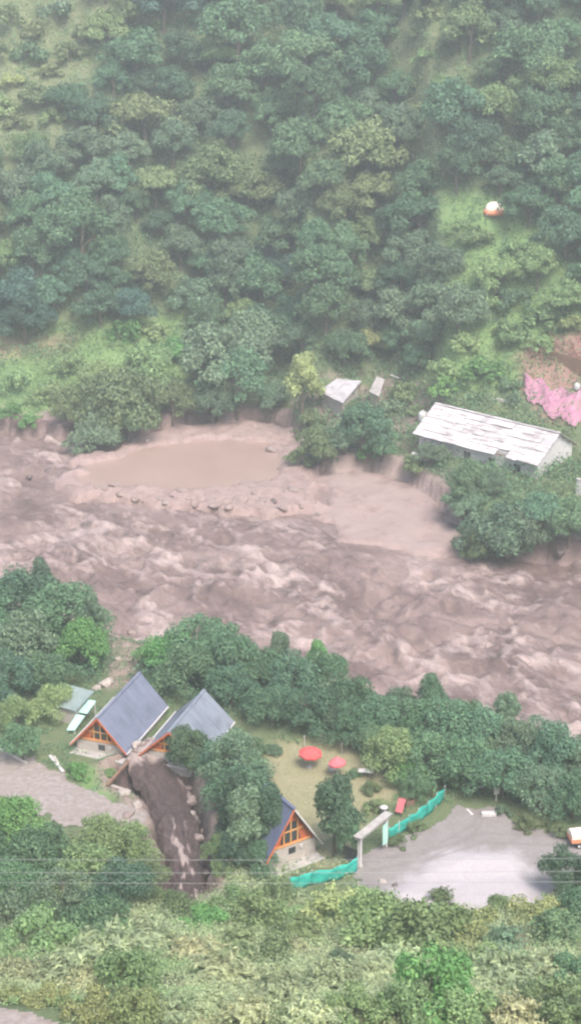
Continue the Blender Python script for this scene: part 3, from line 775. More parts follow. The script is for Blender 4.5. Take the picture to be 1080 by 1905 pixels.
# more trees fill the wood between them
OPEN = [[(-80, -60), (170, -60), (190, 110), (110, 240), (-80, 270)], [(725, 20), (800, 20), (885, 180), (870, 200), (800, 300), (755, 160)],
        [(830, 365), (950, 350), (1000, 450), (1100, 560), (1100, 740), (780, 720), (830, 600)], [(-80, 610), (330, 590), (380, 690), (380, 800), (-80, 800)]]
pts = [(u, v, w) for u, v, w, _ in HILL]
r0 = random.Random(5)
for _ in range(5000):
    u, v = r0.uniform(-90, 1170), r0.uniform(-70, 655)
    if any(sdf(p, np.array([u]), np.array([v]))[0] < 18 for p in OPEN): continue
    w = r0.uniform(58, 125)
    if any((u - a) ** 2 + ((v - b) * 1.05) ** 2 < (0.30 * (w + c)) ** 2 for a, b, c in pts): continue
    tn = fbm(u / 160, v / 160, 161, 2); rr = r0.random()
    t = ('teal' if rr < .5 else 'dark') if tn < -0.2 else (['mid', 'grey', 'teal', 'blue'][int(rr * 4)] if tn < 0.15 else ['olive', 'mid', 'light', 'grey'][int(rr * 4)])
    pts.append((u, v, w))
    at_px('tall' if r0.random() < 0.16 else 'broad', u, v, w, t, 'broadleaf_tree', FARG, idx=len(pts))
# smaller growth in the openings of the hillside
for (u, v, w, t) in [(10, 30, 70, 'olive'), (110, 20, 70, 'grey'), (50, 100, 75, 'mid'), (130, 100, 70, 'olive'), (70, 175, 75, 'olive'), (10, 200, 65, 'light'), (140, 170, 60, 'mid'), (-20, 90, 80, 'olive'), (55, 260, 60, 'olive'), (790, 110, 55, 'light'), (765, 150, 45, 'olive'), (850, 240, 50, 'grey'), (800, 30, 50, 'olive'), (830, 200, 45, 'olive'), (60, 60, 55, 'olive'), (20, 150, 60, 'yellow'), (90, 130, 50, 'olive'), (30, 230, 60, 'olive'), (150, 60, 55, 'olive'), (95, 220, 60, 'light'), (775, 60, 40, 'olive'), (820, 150, 45, 'light'),
                     (780, 200, 40, 'olive'), (835, 90, 45, 'grey'), (850, 430, 60, 'light'), (890, 440, 70, 'light'), (960, 470, 70, 'light'), (900, 560, 80, 'light'), (960, 560, 70, 'mid'), (1020, 590, 80, 'light'),
                     (940, 620, 80, 'light'), (870, 640, 80, 'light'), (1060, 600, 60, 'yellow'), (1000, 640, 60, 'light'), (830, 690, 70, 'light'), (900, 690, 80, 'bright'), (945, 720, 50, 'mid'), (790, 660, 60, 'olive')]:
    at_px('farshrub', u, v, w, t, 'hillside_bush', 'bushes in the clearings of the far hillside')
# ---- far bank
BANKG = 'trees and bushes of the far bank'
for (k, u, v, w, t) in [('broad', 460, 645, 125, 'grey'), ('broad', 440, 715, 125, 'teal'), ('tall', 562, 705, 75, 'yellow'), ('broad', 505, 740, 70, 'grey'), ('broad', 230, 735, 150, 'olive'),
     ('broad', 275, 680, 110, 'light'), ('broad', 185, 700, 90, 'light'), ('broad', 320, 745, 90, 'olive'), ('broad', 170, 790, 95, 'grey'), ('broad', 240, 780, 80, 'mid'), ('broad', 380, 670, 90, 'mid'),
     ('broad', 120, 760, 80, 'olive'), ('broad', 395, 745, 80, 'grey'), ('broad', 675, 795, 115, 'teal'), ('broad', 640, 810, 70, 'grey'), ('broad', 710, 820, 70, 'mid'), ('broad', 590, 825, 75, 'olive'),
     ('broad', 872, 895, 85, 'mid'), ('broad', 925, 960, 140, 'grey'), ('broad', 1010, 945, 105, 'teal'), ('broad', 860, 940, 80, 'grey'), ('broad', 1060, 965, 95, 'mid'), ('broad', 980, 990, 95, 'grey'),
     ('broad', 890, 1000, 80, 'olive'), ('broad', 800, 840, 55, 'grey'), ('broad', 915, 900, 55, 'grey')]:
    at_px(k, u, v, w, t, 'bank_tree', BANKG)
for (u, v, w, t) in [(585, 780, 60, 'olive'), (560, 850, 60, 'olive'), (600, 860, 50, 'grey'), (690, 850, 60, 'bright'), (745, 730, 70, 'olive'), (720, 760, 50, 'grey'), (770, 760, 40, 'olive'), (830, 720, 70, 'bright'),
                     (650, 760, 45, 'olive'), (60, 790, 50, 'bright'), (20, 770, 60, 'bright'), (90, 730, 70, 'light'), (30, 710, 70, 'light'), (330, 650, 70, 'bright'), (230, 620, 80, 'bright'), (290, 620, 60, 'light'), (130, 680, 70, 'light'),
                     (770, 870, 60, 'olive'), (950, 745, 40, 'grey')]:
    at_px('farshrub', u, v, w, t, 'bank_bush', BANKG)
# ---- near bank: orchard trees along the river
ORCH = 'trees along the near bank of the river'
for (k, u, v, w, t) in [('near', 40, 1100, 135, 'teal'), ('near', 125, 1135, 125, 'mid'), ('near', 35, 1190, 130, 'grey'), ('near', 150, 1195, 115, 'bright'), ('near', 15, 1255, 110, 'teal'), ('near', 90, 1240, 105, 'mid'),
     ('near', 100, 1300, 80, 'light'), ('neartall', 172, 1170, 55, 'grey'), ('near', 315, 1200, 105, 'bright'), ('near', 365, 1190, 115, 'teal'), ('near', 425, 1215, 120, 'teal'), ('near', 345, 1245, 110, 'mid'), ('near', 485, 1235, 105, 'mid'),
     ('near', 545, 1250, 110, 'teal'), ('near', 605, 1240, 105, 'mid'), ('near', 430, 1275, 90, 'teal'), ('near', 505, 1305, 100, 'teal'), ('near', 575, 1310, 110, 'teal'), ('near', 645, 1300, 115, 'mid'), ('near', 710, 1320, 115, 'teal'),
     ('near', 775, 1335, 110, 'mid'), ('near', 835, 1345, 120, 'teal'), ('near', 900, 1365, 115, 'teal'), ('near', 965, 1380, 115, 'grey'), ('near', 1030, 1400, 115, 'teal'), ('near', 1080, 1420, 100, 'grey'), ('near', 735, 1390, 115, 'light'),
     ('near', 800, 1410, 110, 'mid'), ('near', 865, 1420, 120, 'teal'), ('near', 935, 1435, 115, 'teal'), ('near', 1005, 1455, 115, 'grey'), ('near', 1065, 1480, 100, 'teal'), ('near', 650, 1355, 85, 'teal'), ('near', 700, 1370, 85, 'mid'),
     ('near', 1120, 1390, 110, 'teal'), ('neartall', 395, 1165, 55, 'mid'), ('neartall', 590, 1205, 52, 'bright'), ('neartall', 520, 1215, 48, 'grey'), ('near', 455, 1190, 70, 'grey'), ('near', 670, 1270, 70, 'bright'), ('near', 745, 1300, 70, 'grey'),
     ('neartall', 800, 1300, 50, 'teal'), ('near', 870, 1330, 75, 'mid'), ('neartall', 940, 1340, 50, 'grey'), ('near', 1000, 1365, 75, 'teal'), ('near', 620, 1330, 70, 'grey'), ('near', 760, 1430, 70, 'bright'), ('near', 840, 1385, 80, 'grey'), ('near', 900, 1405, 80, 'mid'), ('neartall', 75, 1075, 55, 'grey'), ('near', 65, 1150, 80, 'bright'), ('near', -40, 1130, 120, 'teal'), ('near', 780, 1460, 60, 'mid')]:
    at_px(k, u, v, w, t, 'orchard_tree', ORCH)
GARD = 'trees between the cottages and the car park'
for (k, u, v, w, t) in [('near', 435, 1415, 115, 'grey'), ('near', 432, 1450, 95, 'teal'), ('near', 455, 1475, 115, 'dark'), ('near', 440, 1525, 90, 'dark'), ('near', 470, 1545, 90, 'dark'), ('near', 352, 1398, 85, 'mid'), ('near', 398, 1412, 75, 'teal'), ('neartall', 502, 1525, 74, 'dark'), ('near', 480, 1590, 70, 'teal'), ('neartall', 455, 1525, 80, 'grey'), ('neartall', 442, 1505, 76, 'dark'), ('near', 440, 1580, 80, 'dark'),
     ('neartall', 622, 1520, 80, 'dark'), ('neartall', 640, 1550, 52, 'teal'), ('near', 405, 1575, 55, 'light')]:
    at_px(k, u, v, w, t, 'garden_tree', GARD)
SLP = 'trees and tall shrubs on the near slope below the track'
for (k, u, v, w, t) in [('near', 30, 1525, 120, 'bright'), ('near', 75, 1590, 130, 'mid'), ('near', 190, 1555, 115, 'light'), ('near', 245, 1575, 90, 'light'), ('near', 150, 1610, 130, 'light'), ('near', 20, 1640, 120, 'mid'), ('near', 230, 1650, 110, 'dark'),
     ('near', 110, 1665, 115, 'grey'), ('near', 1055, 1625, 105, 'dark'), ('near', 1085, 1680, 90, 'teal'), ('near', -30, 1580, 110, 'mid'), ('near', 275, 1620, 80, 'olive'), ('near', 1130, 1620, 100, 'teal'), ('near', 30, 1325, 70, 'light'), ('near', 40, 1375, 90, 'mid')]:
    at_px(k, u, v, w, t, 'slope_tree', SLP)
for (u, v, w, t) in [(338, 1400, 60, 'teal'), (362, 1412, 50, 'bright'), (362, 1425, 45, 'light'), (145, 1435, 45, 'bright'), (205, 1440, 30, 'light'), (700, 1500, 45, 'olive'), (775, 1540, 40, 'olive'), (740, 1565, 40, 'olive'), (985, 1530, 50, 'olive'), (1040, 1545, 40, 'olive'), (935, 1510, 30, 'grey'), (510, 1395, 35, 'grey'), (480, 1390, 40, 'mid'),
                     (655, 1440, 30, 'mid'), (690, 1465, 40, 'olive'), (410, 1620, 50, 'light'), (300, 1670, 60, 'olive')]:
    at_px('shrub', u, v, w, t, 'garden_bush', 'small bushes about the cottages and car park')
# ---- foreground slope
FORE = 'shrubs of the foreground slope'
for (k, u, v, w, t) in [('arch', 205, 1760, 190, 'pale'), ('arch', 130, 1790, 140, 'pale'), ('arch', 285, 1735, 130, 'pale'), ('arch', 420, 1790, 150, 'straw'), ('arch', 360, 1760, 110, 'straw'), ('shrub', 230, 1810, 130, 'light'), ('shrub', 380, 1710, 80, 'bright'),
     ('shrub', 480, 1700, 110, 'light'), ('arch', 560, 1720, 110, 'light'), ('shrub', 620, 1690, 130, 'yellow'), ('shrub', 700, 1720, 150, 'light'), ('shrub', 790, 1730, 150, 'light'), ('shrub', 870, 1720, 120, 'yellow'), ('arch', 820, 1660, 60, 'olive'),
     ('arch', 940, 1740, 100, 'grey'), ('shrub', 1050, 1735, 120, 'mid'), ('shrub', 1000, 1700, 90, 'yellow'), ('arch', 1035, 1690, 100, 'light'), ('shrub', 800, 1830, 170, 'bright'), ('shrub', 760, 1870, 120, 'light'), ('shrub', 860, 1880, 120, 'light'),
     ('arch', 620, 1800, 140, 'pale'), ('shrub', 635, 1790, 60, 'grey'), ('arch', 700, 1800, 110, 'pale'), ('arch', 520, 1830, 130, 'pale'), ('arch', 580, 1880, 130, 'pale'), ('arch', 940, 1800, 150, 'pale'), ('arch', 1030, 1790, 120, 'pale'),
     ('shrub', 1040, 1860, 120, 'olive'), ('arch', 960, 1880, 130, 'straw'), ('arch', 460, 1870, 130, 'straw'), ('arch', 320, 1870, 110, 'pale'), ('shrub', 500, 1770, 90, 'olive'), ('arch', 540, 1755, 80, 'straw'), ('shrub', 250, 1870, 110, 'yellow'),
     ('shrub', 170, 1870, 90, 'yellow'), ('shrub', 90, 1850, 80, 'yellow'), ('arch', 30, 1800, 110, 'straw'), ('shrub', 60, 1740, 120, 'light'), ('shrub', 10, 1700, 120, 'grey'), ('shrub', 150, 1710, 110, 'mid'), ('shrub', 100, 1690, 100, 'olive'), ('arch', 20, 1845, 70, 'yellow'),
     ('shrub', 330, 1690, 80, 'olive'), ('shrub', 660, 1870, 100, 'light'), ('arch', 390, 1850, 100, 'pale'), ('shrub', 430, 1670, 70, 'light'), ('shrub', 520, 1660, 70, 'olive'), ('shrub', 680, 1670, 60, 'light'), ('shrub', 890, 1790, 90, 'light'),
     ('shrub', 1080, 1800, 100, 'mid'), ('arch', 740, 1780, 110, 'pale'), ('arch', 450, 1740, 100, 'olive'), ('shrub', 930, 1690, 70, 'light'), ('arch', 1000, 1840, 100, 'pale'), ('arch', 880, 1845, 100, 'pale'), ('shrub', 200, 1700, 90, 'mid'), ('arch', 160, 1820, 100, 'straw')]:
    at_px(k, u, v, w, t, 'arching_shrub' if k == 'arch' else 'leafy_shrub', FORE)

# ---- build the plants, each with a label of its own
KWORD = {'broad': 'round-crowned tree', 'tall': 'narrow upright tree', 'near': 'leafy tree', 'neartall': 'slim tall tree', 'shrub': 'rounded shrub', 'farshrub': 'low bush', 'arch': 'arching shrub'}
WHERE = {FARG: ('forest row', 'up the far hillside'), BANKG: ('row', 'of far-bank growth'), ORCH: ('row', 'of riverside trees'), GARD: ('row', 'beside the cottages'), SLP: ('row', 'below the stony track'),
         FORE: ('row', 'of foreground shrubs'), 'bushes in the clearings of the far hillside': ('row', 'of clearing bushes'), 'small bushes about the cottages and car park': ('row', 'of bushes round the yard')}
by_group = {}
for p in PLANTS: by_group.setdefault(p['group'], []).append(p)
rl = random.Random(9)
for g, lst in by_group.items():
    band = 78 if g == FARG else 70
    vmax = max(p['uv'][1] for p in lst)
    rows = {}
    for p in lst: rows.setdefault(int((vmax - p['uv'][1]) // band), []).append(p)
    names = sorted(rows)
    for ri, rk in enumerate(names):
        row = sorted(rows[rk], key=lambda p: p['uv'][0])
        vis = 0
        for p in row:
            cr, tr = PROTO[p['kind']]
            k = rl.randrange(len(cr))
            z = float(ground(p['x'], p['y'])) - p['sink']
            e = link(p['name'], None, None, (p['x'], p['y'], z), (0, 0, rl.uniform(0, 6.28)))
            e.scale = (p['s'] * rl.uniform(0.86, 1.18), p['s'] * rl.uniform(0.86, 1.18), p['s'] * rl.uniform(0.88, 1.15) * (1.25 if p['kind'] == 'neartall' else 1.0))
            word, where = WHERE[g]
            vis += 1
            tag(e, f"{TONE_WORD[p['tone']]} {KWORD[p['kind']]}, {ORD[vis-1]} from left in {ORD[ri]} {word} {where}", 'shrub' if p['kind'] in ('shrub', 'farshrub', 'arch') else 'tree', g)
            sh = p['kind'] in ('shrub', 'farshrub', 'arch')
            link('stem' if sh else 'trunk', tr[k], e)
            c = link('foliage' if sh else 'crown', cr[k], e)
            c.material_slots[0].link = 'OBJECT'; c.material_slots[0].material = LEAF[p['tone']]

# ------------------------------------------------------------------ ground cover nobody could count
def scatter(name, n, xr, yr, maskf, leaf, tone, label, seed, upr=0.6, clump=12, spread=0.5, hgt=0.35, wd=0.5):
    r = np.random.default_rng(seed)
    m = n // clump
    x = r.uniform(*xr, m * 3); y = r.uniform(*yr, m * 3)
    k = maskf(x, y) > r.uniform(0, 1, len(x))
    x = x[k][:m]; y = y[k][:m]
    hs = hgt * r.uniform(0.3, 1.4, len(x)) ** 1.5
    X = np.repeat(x, clump) + r.normal(scale=spread, size=len(x) * clump); Y = np.repeat(y, clump) + r.normal(scale=spread, size=len(x) * clump)
    Z = ground(X, Y) + np.repeat(hs, clump) * r.uniform(0.05, 1.0, len(X))
    C = np.stack([X, Y, Z], -1)
    Nn = r.normal(scale=0.7, size=C.shape) + np.array([0, -0.25, upr])
    T_ = r.normal(size=C.shape) + np.array([0, 0, 0.8])
    L = leaf * r.uniform(0.5, 1.4, len(C))
    v, q = cards(C, Nn, L, L * wd, seed + 1, 0.2, T_)
    return tag(link(name, mesh_np(name, v, q, LEAF[tone])), label, kind='stuff')

def px_of(x, y): return proj(x, y, ground(x, y))
def far_ok(x, y):
    d = y - np.interp(x, FBX, FBY); return (d > 3.5).astype(float)
def openness(x, y):
    u, v = px_of(x, y); o = np.zeros(len(x))
    for p in OPEN: o = np.maximum(o, sstep(20, -10, sdf(p, u, v)))
    return o
yard = lambda x, y: np.minimum(np.minimum(sdf(PARK, x, y), sdf(TRACK, x, y)), np.minimum(sdf(HEAP, x, y), line_dist(GCL, x, y)[0] - 3.4))
scatter('undergrowth', 200000, (-75, 75), (215, 400), lambda x, y: far_ok(x, y) * (1 - 0.6 * openness(x, y)) * sstep(-0.6, 0.1, fbm(x / 7, y / 7, 171, 3)), 0.24, 'mid', 'low tangled undergrowth between the hillside trees', 401, spread=0.8, hgt=1.7, clump=24)
scatter('undergrowth', 110000, (-75, 75), (215, 400), lambda x, y: far_ok(x, y) * (1 - 0.5 * openness(x, y)) * sstep(-0.1, 0.35, fbm(x / 8, y / 8, 172, 3)), 0.24, 'olive', 'olive scrub patches on the far hillside', 402, spread=0.8, hgt=1.2, clump=20)
scatter('meadow_grass', 70000, (-75, 75), (215, 400), lambda x, y: far_ok(x, y) * openness(x, y), 0.26, 'light', 'light green meadow grass in the hillside clearings', 403, spread=0.8, hgt=0.35, wd=0.35)
scatter('slope_grass', 220000, (-34, 34), (84, Y0 + 6), lambda x, y: sstep(-0.3, 0.3, fbm(x / 3, y / 3, 173, 3)) * sstep(0, 0.6, yard(x, y)) * (sdf(road, x, y) > 0.3), 0.12, 'pale', 'pale rough grass covering the foreground slope', 404, spread=0.5, hgt=0.9, wd=0.22, clump=20)
scatter('slope_weeds', 90000, (-34, 34), (84, Y0 + 6), lambda x, y: sstep(-0.1, 0.3, fbm(x / 3.5, y / 3.5, 174, 3)) * sstep(0, 0.6, yard(x, y)) * (sdf(road, x, y) > 0.3), 0.11, 'light', 'low green weeds among the foreground shrubs', 405, spread=0.45, hgt=0.6)
scatter('yard_grass', 50000, (-45, 45), (Y0, 190), lambda x, y: (ground(x, y) > -1.0) * sstep(0.1, 0.8, yard(x, y)) * sstep(-0.4, 0.2, fbm(x / 3, y / 3, 175, 3)) * sstep(-1.0, 1.0, sdf(LAWN, x, y) + 1), 0.17, 'mid', 'uneven grass and weeds about the cottages', 406, spread=0.4, hgt=0.3, wd=0.3)
scatter('lawn_grass', 16000, (-10, 16), (Y0, 175), lambda x, y: sstep(0.5, -0.5, sdf(LAWN, x, y)) * 0.6, 0.10, 'straw', 'short dry grass of the lawn', 407, spread=0.5, hgt=0.12, wd=0.25)
scatter('bank_scrub', 70000, (-45, 45), (Y0 + 8, 190), lambda x, y: (ground(x, y) > -2.4) * sstep(16, 9, np.interp(x, NBX, NBY) - y) * (sdf(LAWN, x, y) > 1) * (1 - in_px([(195, 1290), (205, 1120), (300, 1120), (256, 1280)], *px_of(x, y), 6)), 0.2, 'teal', 'dense low scrub under the riverside trees', 409, spread=0.7, hgt=1.5, clump=24)
scatter('dry_scrub', 9000, (20, 75), (225, 280), lambda x, y: in_px([(970, 650), (1030, 620), (1200, 600), (1200, 680), (1010, 690)], *px_of(x, y), 8), 0.26, 'russet', 'russet dry scrub above the pink tarpaulin', 408, spread=0.6, hgt=0.7)

# ------------------------------------------------------------------ rocks
def rock_mesh(name, seed, sub=2):
    import bmesh
    bm = bmesh.new(); bmesh.ops.create_icosphere(bm, subdivisions=sub, radius=1.0)
    r = random.Random(seed)
    sx, sy, sz = r.uniform(.8, 1.3), r.uniform(.7, 1.0), r.uniform(.5, .8)
    cuts = [(Vector((r.gauss(0, 1), r.gauss(0, 1), r.gauss(0, 1))).normalized(), r.uniform(.55, .85)) for _ in range(9)]
    for v in bm.verts:
        for n, d in cuts:
            k = v.co.dot(n)
            if k > d: v.co -= n * (k - d)
        v.co *= 1 + r.uniform(-.04, .04)
        v.co = Vector((v.co.x * sx, v.co.y * sy, v.co.z * sz))
    m_ = bpy.data.meshes.new(name); bm.to_mesh(m_); bm.free(); m_.materials.append(M_ROCK)
    return m_
ROCKS = [rock_mesh('boulder', 500 + k) for k in range(7)]
def rock(u, v, w, label, group, mat=M_ROCK, zoff=None, cat='boulder', name='boulder', lift=0.15):
    x, y, z = hit(u, v, 0.0)
    dist = math.sqrt(x * x + y * y + (CAM_Z - z) ** 2)
    s = w * dist / F / 2
    o = link(name, ROCKS[rl.randrange(7)], None, (x, y, max(z, WATER) + s * lift), (rl.uniform(-.3, .3), rl.uniform(-.3, .3), rl.uniform(0, 6.28)))
    o.scale = (s, s, s * rl.uniform(.8, 1.1))
    o.material_slots[0].link = 'OBJECT'; o.material_slots[0].material = mat
    return tag(o, label, cat, group)
rr = random.Random(3)
dyke = sorted([(180 + 420 * i / 37 + rr.uniform(-6, 6), np.interp(180 + 420 * i / 37, [180, 300, 420, 520, 600], [905, 918, 925, 928, 940]) + rr.uniform(-14, 22), rr.choice([9, 12, 15, 19, 24, 30])) for i in range(38)])
for i, (u, v, w) in enumerate(dyke):
    mt = [M_MUDROCK, M_DARKROCK, M_MUDROCK, M_MUDROCK, M_MUDROCK, M_ROCK][rr.randrange(6)]
    rock(u, v, w, f"{'paler' if mt is M_ROCK else 'dark wet' if mt is M_DARKROCK else 'mud-coated'} boulder, {ORD[i]} from left along the dyke below the still pool", 'boulders of the pool dyke', mt, lift=-0.08)
for i, (u, v, w, mt, txt) in enumerate([(90, 882, 22, M_DARKROCK, 'dark boulder in the shallows left of the still pool'), (55, 890, 16, M_DARKROCK, 'small dark rock at the far left of the shallows'),
        (130, 800, 40, M_DARKROCK, 'large dark rock under the bushes at the pool edge left'), (505, 838, 26, M_ROCK, 'brown rock at the right end of the still pool'), (275, 822, 12, M_PALEROCK, 'small pale stone on the far edge of the pool'),
        (590, 822, 28, M_PALEROCK, 'pale flat stone on the headland right of the pool'), (545, 915, 30, M_ROCK, 'rounded brown rock beside the mud fan'), (1040, 1030, 34, M_DARKROCK, 'dark rock at the foot of the right bank trees')]):
    rock(u, v, w, txt, 'rocks in and beside the river', mt)
rim = [(250, 1424, 17, 1), (268, 1422, 21, 2), (286, 1424, 24, 2), (304, 1430, 23, 0), (320, 1438, 25, 2), (330, 1450, 21, 0), (338, 1462, 25, 2), (346, 1476, 23, 0), (352, 1492, 23, 2), (356, 1508, 19, 0), (362, 1526, 17, 2),
       (366, 1545, 16, 1), (374, 1590, 19, 0), (382, 1612, 20, 2), (372, 1640, 20, 1)]
rk_ = random.Random(8)
for k in range(16):
    f = rk_.random()
    rim.append((np.interp(f, [0, .3, .6, 1], [245, 318, 352, 380]) + rk_.uniform(-8, 10), np.interp(f, [0, .3, .6, 1], [1426, 1436, 1490, 1620]) + rk_.uniform(-8, 8), rk_.choice([14, 18, 22, 26]), rk_.choice([0, 1, 0, 2])))
rim.sort(key=lambda q: q[1])
spots = []
for k in range(30):
    if k < 9:      # across the lip
        ti, si = int(nt_ * rk_.uniform(.05, .13)), rk_.randrange(4, ns_)
    else:          # down the right-hand edge
        ti, si = int(nt_ * rk_.uniform(.08, .66)), ns_ - 1 - rk_.randrange(0, 5)
    spots.append((ti, si, rk_.choice([.3, .4, .5, .62, .75]), rk_.choice([0, 0, 2, 1])))
for ti, si, w in ((int(nt_ * .8), ns_ - 2, .6), (int(nt_ * .88), ns_ - 1, .7), (int(nt_ * .93), ns_ - 3, .55)): spots.append((ti, si, w, 0))
for i, (ti, si, w, k) in enumerate(sorted(spots)):
    o = link('boulder', ROCKS[rl.randrange(7)], None, (PX[ti, si], PY[ti, si], PZ[ti, si] + .12), (rl.uniform(-.4, .4), rl.uniform(-.4, .4), rl.uniform(0, 6.28)))
    o.scale = (w, w, w * rl.uniform(.75, 1.0))
    o.material_slots[0].link = 'OBJECT'; o.material_slots[0].material = [M_ROCK, M_DARKROCK, M_PALEROCK][k]
    tag(o, f"{['brown', 'dark', 'pale'][k]} rock, {ORD[i]} from the top along the rim of the muddy gush", 'boulder', 'rocks on the rim of the gully')
for (u, v, w, mt, txt) in [(267, 1457, 30, M_PALEROCK, 'pale boulder lying inside the top of the gully'), (230, 1478, 34, M_PALEROCK, 'pale slab on the left lip of the gully'), (255, 1500, 26, M_PALEROCK, 'pale rock where the stony track breaks off'),
        (284, 1520, 22, M_PALEROCK, 'pale rock at the broken track end above the shrubs'), (240, 1518, 28, M_ROCK, 'brown rock on the broken edge of the stony track'), 
        (330, 1630, 22, M_DARKROCK, 'dark rock at the lower left of the gully'), (955, 1542, 14, M_PALEROCK, 'small white stone on the right edge of the car park'), (710, 1645, 20, M_PALEROCK, 'pale rock at the near left corner of the car park'),
        (735, 1650, 18, M_DARKROCK, 'dark stone at the near left corner of the car park'), (198, 1275, 34, M_PALEROCK, 'pale rubble block behind the left cottage'), (180, 1282, 22, M_PALEROCK, 'smaller pale rubble block behind the left cottage'),
        (235, 1205, 20, M_ROCK, 'brown rock on the muddy bank between the trees'), (245, 1180, 24, M_ROCK, 'larger brown rock at the waterside between the trees'), (222, 1228, 18, M_PALEROCK, 'pale stone on the muddy bank behind the left cottage')]:
    rock(u, v, w, txt, 'loose rocks of the near bank', mt)

# ------------------------------------------------------------------ cottages
def cottage(u, v, az, label, roof_mat, W=5.6, L=10.0, wall_h=1.25, ridge=4.5, over=0.45, gab_over=0.6, ter=1.1):
    """steep gabled cottage; u, v is the pixel of the middle of its gable foot, az the direction of the ridge from +Y"""
    x, y, z = hit(u, v)
    t = thing('cottage', label, 'cottage', (x, y, z), -az, 'steep-roofed cottages')
    h = W / 2
    MB().box(-h - .25, h + .25, -ter, L + .2, -0.9, 0.12).build('plinth', M_CONC, t)
    MB().box(-h - .32, h + .32, -ter - .08, -ter, -0.02, 0.2).build('terrace_edge', M_WHITE, t)
    w = MB().box(-h, h, 0, 0.18, 0.12, wall_h).box(-h, h, L - .18, L, 0.12, wall_h).box(-h, -h + .18, .18, L - .18, .12, wall_h).box(h - .18, h, .18, L - .18, .12, wall_h).build('wall', M_CREAM, t)
    lamp = MB().box(h * .35, h * .35 + .28, -0.14, -0.02, wall_h - .55, wall_h - .2).build('wall_light', M_WHITE, w)
    MB().box(-h * .1, h * .18, -0.03, 0, wall_h - .85, wall_h - .2).build('vent', M_GLASS, w)
    sl = (ridge - wall_h) / (h + 0.02)
    # glazed gable with stained frame
    g = MB().prism([(-h, wall_h), (h, wall_h), (0, ridge - .02)], 0.12, 0.2).build('gable', M_ORANGE, t)
    ap = ridge - wall_h
    MB().prism([(-h * .42, wall_h + .4), (h * .42, wall_h + .4), (h * .22, wall_h + ap * .6), (-h * .22, wall_h + ap * .6)], 0.085, 0.12).build('gable_window', M_GLASS, g)
    for a, b in (((-h * .5, .07, wall_h + ap * .38), (h * .5, .07, wall_h + ap * .38)), ((-h * .8, .05, wall_h + .2), (h * .8, .05, wall_h + .2)), ((-h * .28, .07, wall_h + .25), (-h * .28, .07, wall_h + ap * .66)),
                 ((h * .28, .07, wall_h + .25), (h * .28, .07, wall_h + ap * .66)), ((0, .06, wall_h + .25), (0, .06, wall_h + ap * .8))):
        MB().bar(a, b, .12, .13).build('mullion', M_AMBER, g)
    MB().prism([(-h, wall_h), (h, wall_h), (0, ridge - .02)], L - .2, L - .12).build('back_gable', M_ORANGE, t)
    # roof slopes
    ex = h + over; ez = ridge - sl * ex + .1
    rz_ = ridge + .1
    for s in (-1, 1):
        q = [(0, -gab_over, rz_), (0, L + gab_over * .5, rz_), (s * ex, L + gab_over * .5, ez), (s * ex, -gab_over, ez)]
        if s > 0: q = [q[0], q[3], q[2], q[1]]
        ro = MB().slab(q, .09).build('roof_slope', roof_mat, t)
        n_ = 5
        for k in range(n_):
            yy = -gab_over + (L + 1.5 * gab_over) * (k + .5) / n_
            MB().bar((s * .12, yy, rz_ - sl * .12 + .02), (s * (ex - .02), yy, ez + sl * .02 + .02), .02, .02).build('roof_seam', roof_mat, ro)
        MB().bar((s * (ex + .05), -gab_over, ez - .05), (s * (ex + .05), L + gab_over * .5, ez - .05), .13, .12).build('gutter', M_WHITE, ro)
        MB().bar((s * .02, -gab_over - .04, rz_ - .08), (s * ex, -gab_over - .04, ez - .06), .06, .17).build('barge_board', M_ORANGE if roof_mat is not M_NAVY or s < 0 else M_WHITE, t)
    MB().bar((0, -gab_over - .02, rz_ + .03), (0, L + gab_over * .5, rz_ + .03), .34, .08).build('ridge_cap', roof_mat, t)
    return t
c1 = cottage(188, 1403, R(19.4), 'left cottage with slate-blue roof and orange glazed gable beside the gully', M_ROOF, W=5.5, ridge=4.4)
c2 = cottage(320, 1425, R(19.4), 'middle cottage with paler grey-blue roof, its front hidden by leafy bushes', M_PALEROOF, W=5.9, L=8.8, ridge=4.1, ter=0.3)
c3 = cottage(541, 1607, R(-33), 'right cottage with navy roof and orange gable facing the gate', M_NAVY, W=5.4, L=4.2, wall_h=1.9, ridge=6.1)

# hut with mint awning left of the first cottage
x, y, z = hit(118, 1345)
t = thing('garden_hut', 'small hut with grey-green roof and mint awning left of the cottages', 'hut', (x, y, z), R(-28))
MB().box(-1.5, 1.5, 0, 3.0, -.5, 1.8).build('wall', M_CREAM, t)
MB().slab([(-1.9, -.3, 2.0), (1.9, -.3, 2.0), (1.9, 3.3, 2.7), (-1.9, 3.3, 2.7)], .08).build('roof', M_TEALROOF, t)
aw = MB().slab([(1.5, -1.6, 0.2), (2.6, -1.6, 0.5), (2.6, 0.4, 1.3), (1.5, 0.4, 1.2)], .05).build('awning', M_MINT, t)
MB().slab([(1.55, 0.7, 1.3), (2.65, 0.7, 1.4), (2.65, 2.5, 2.1), (1.55, 2.5, 2.0)], .05).build('awning', M_MINT, t)
for px_ in ((2.55, -1.5), (2.55, 2.4), (1.6, -1.5), (1.6, 2.4)): MB().box(px_[0] - .04, px_[0] + .04, px_[1] - .04, px_[1] + .04, -.6, 0.35 if px_[1] < 0 else 2.0).build('post', M_METAL, t)
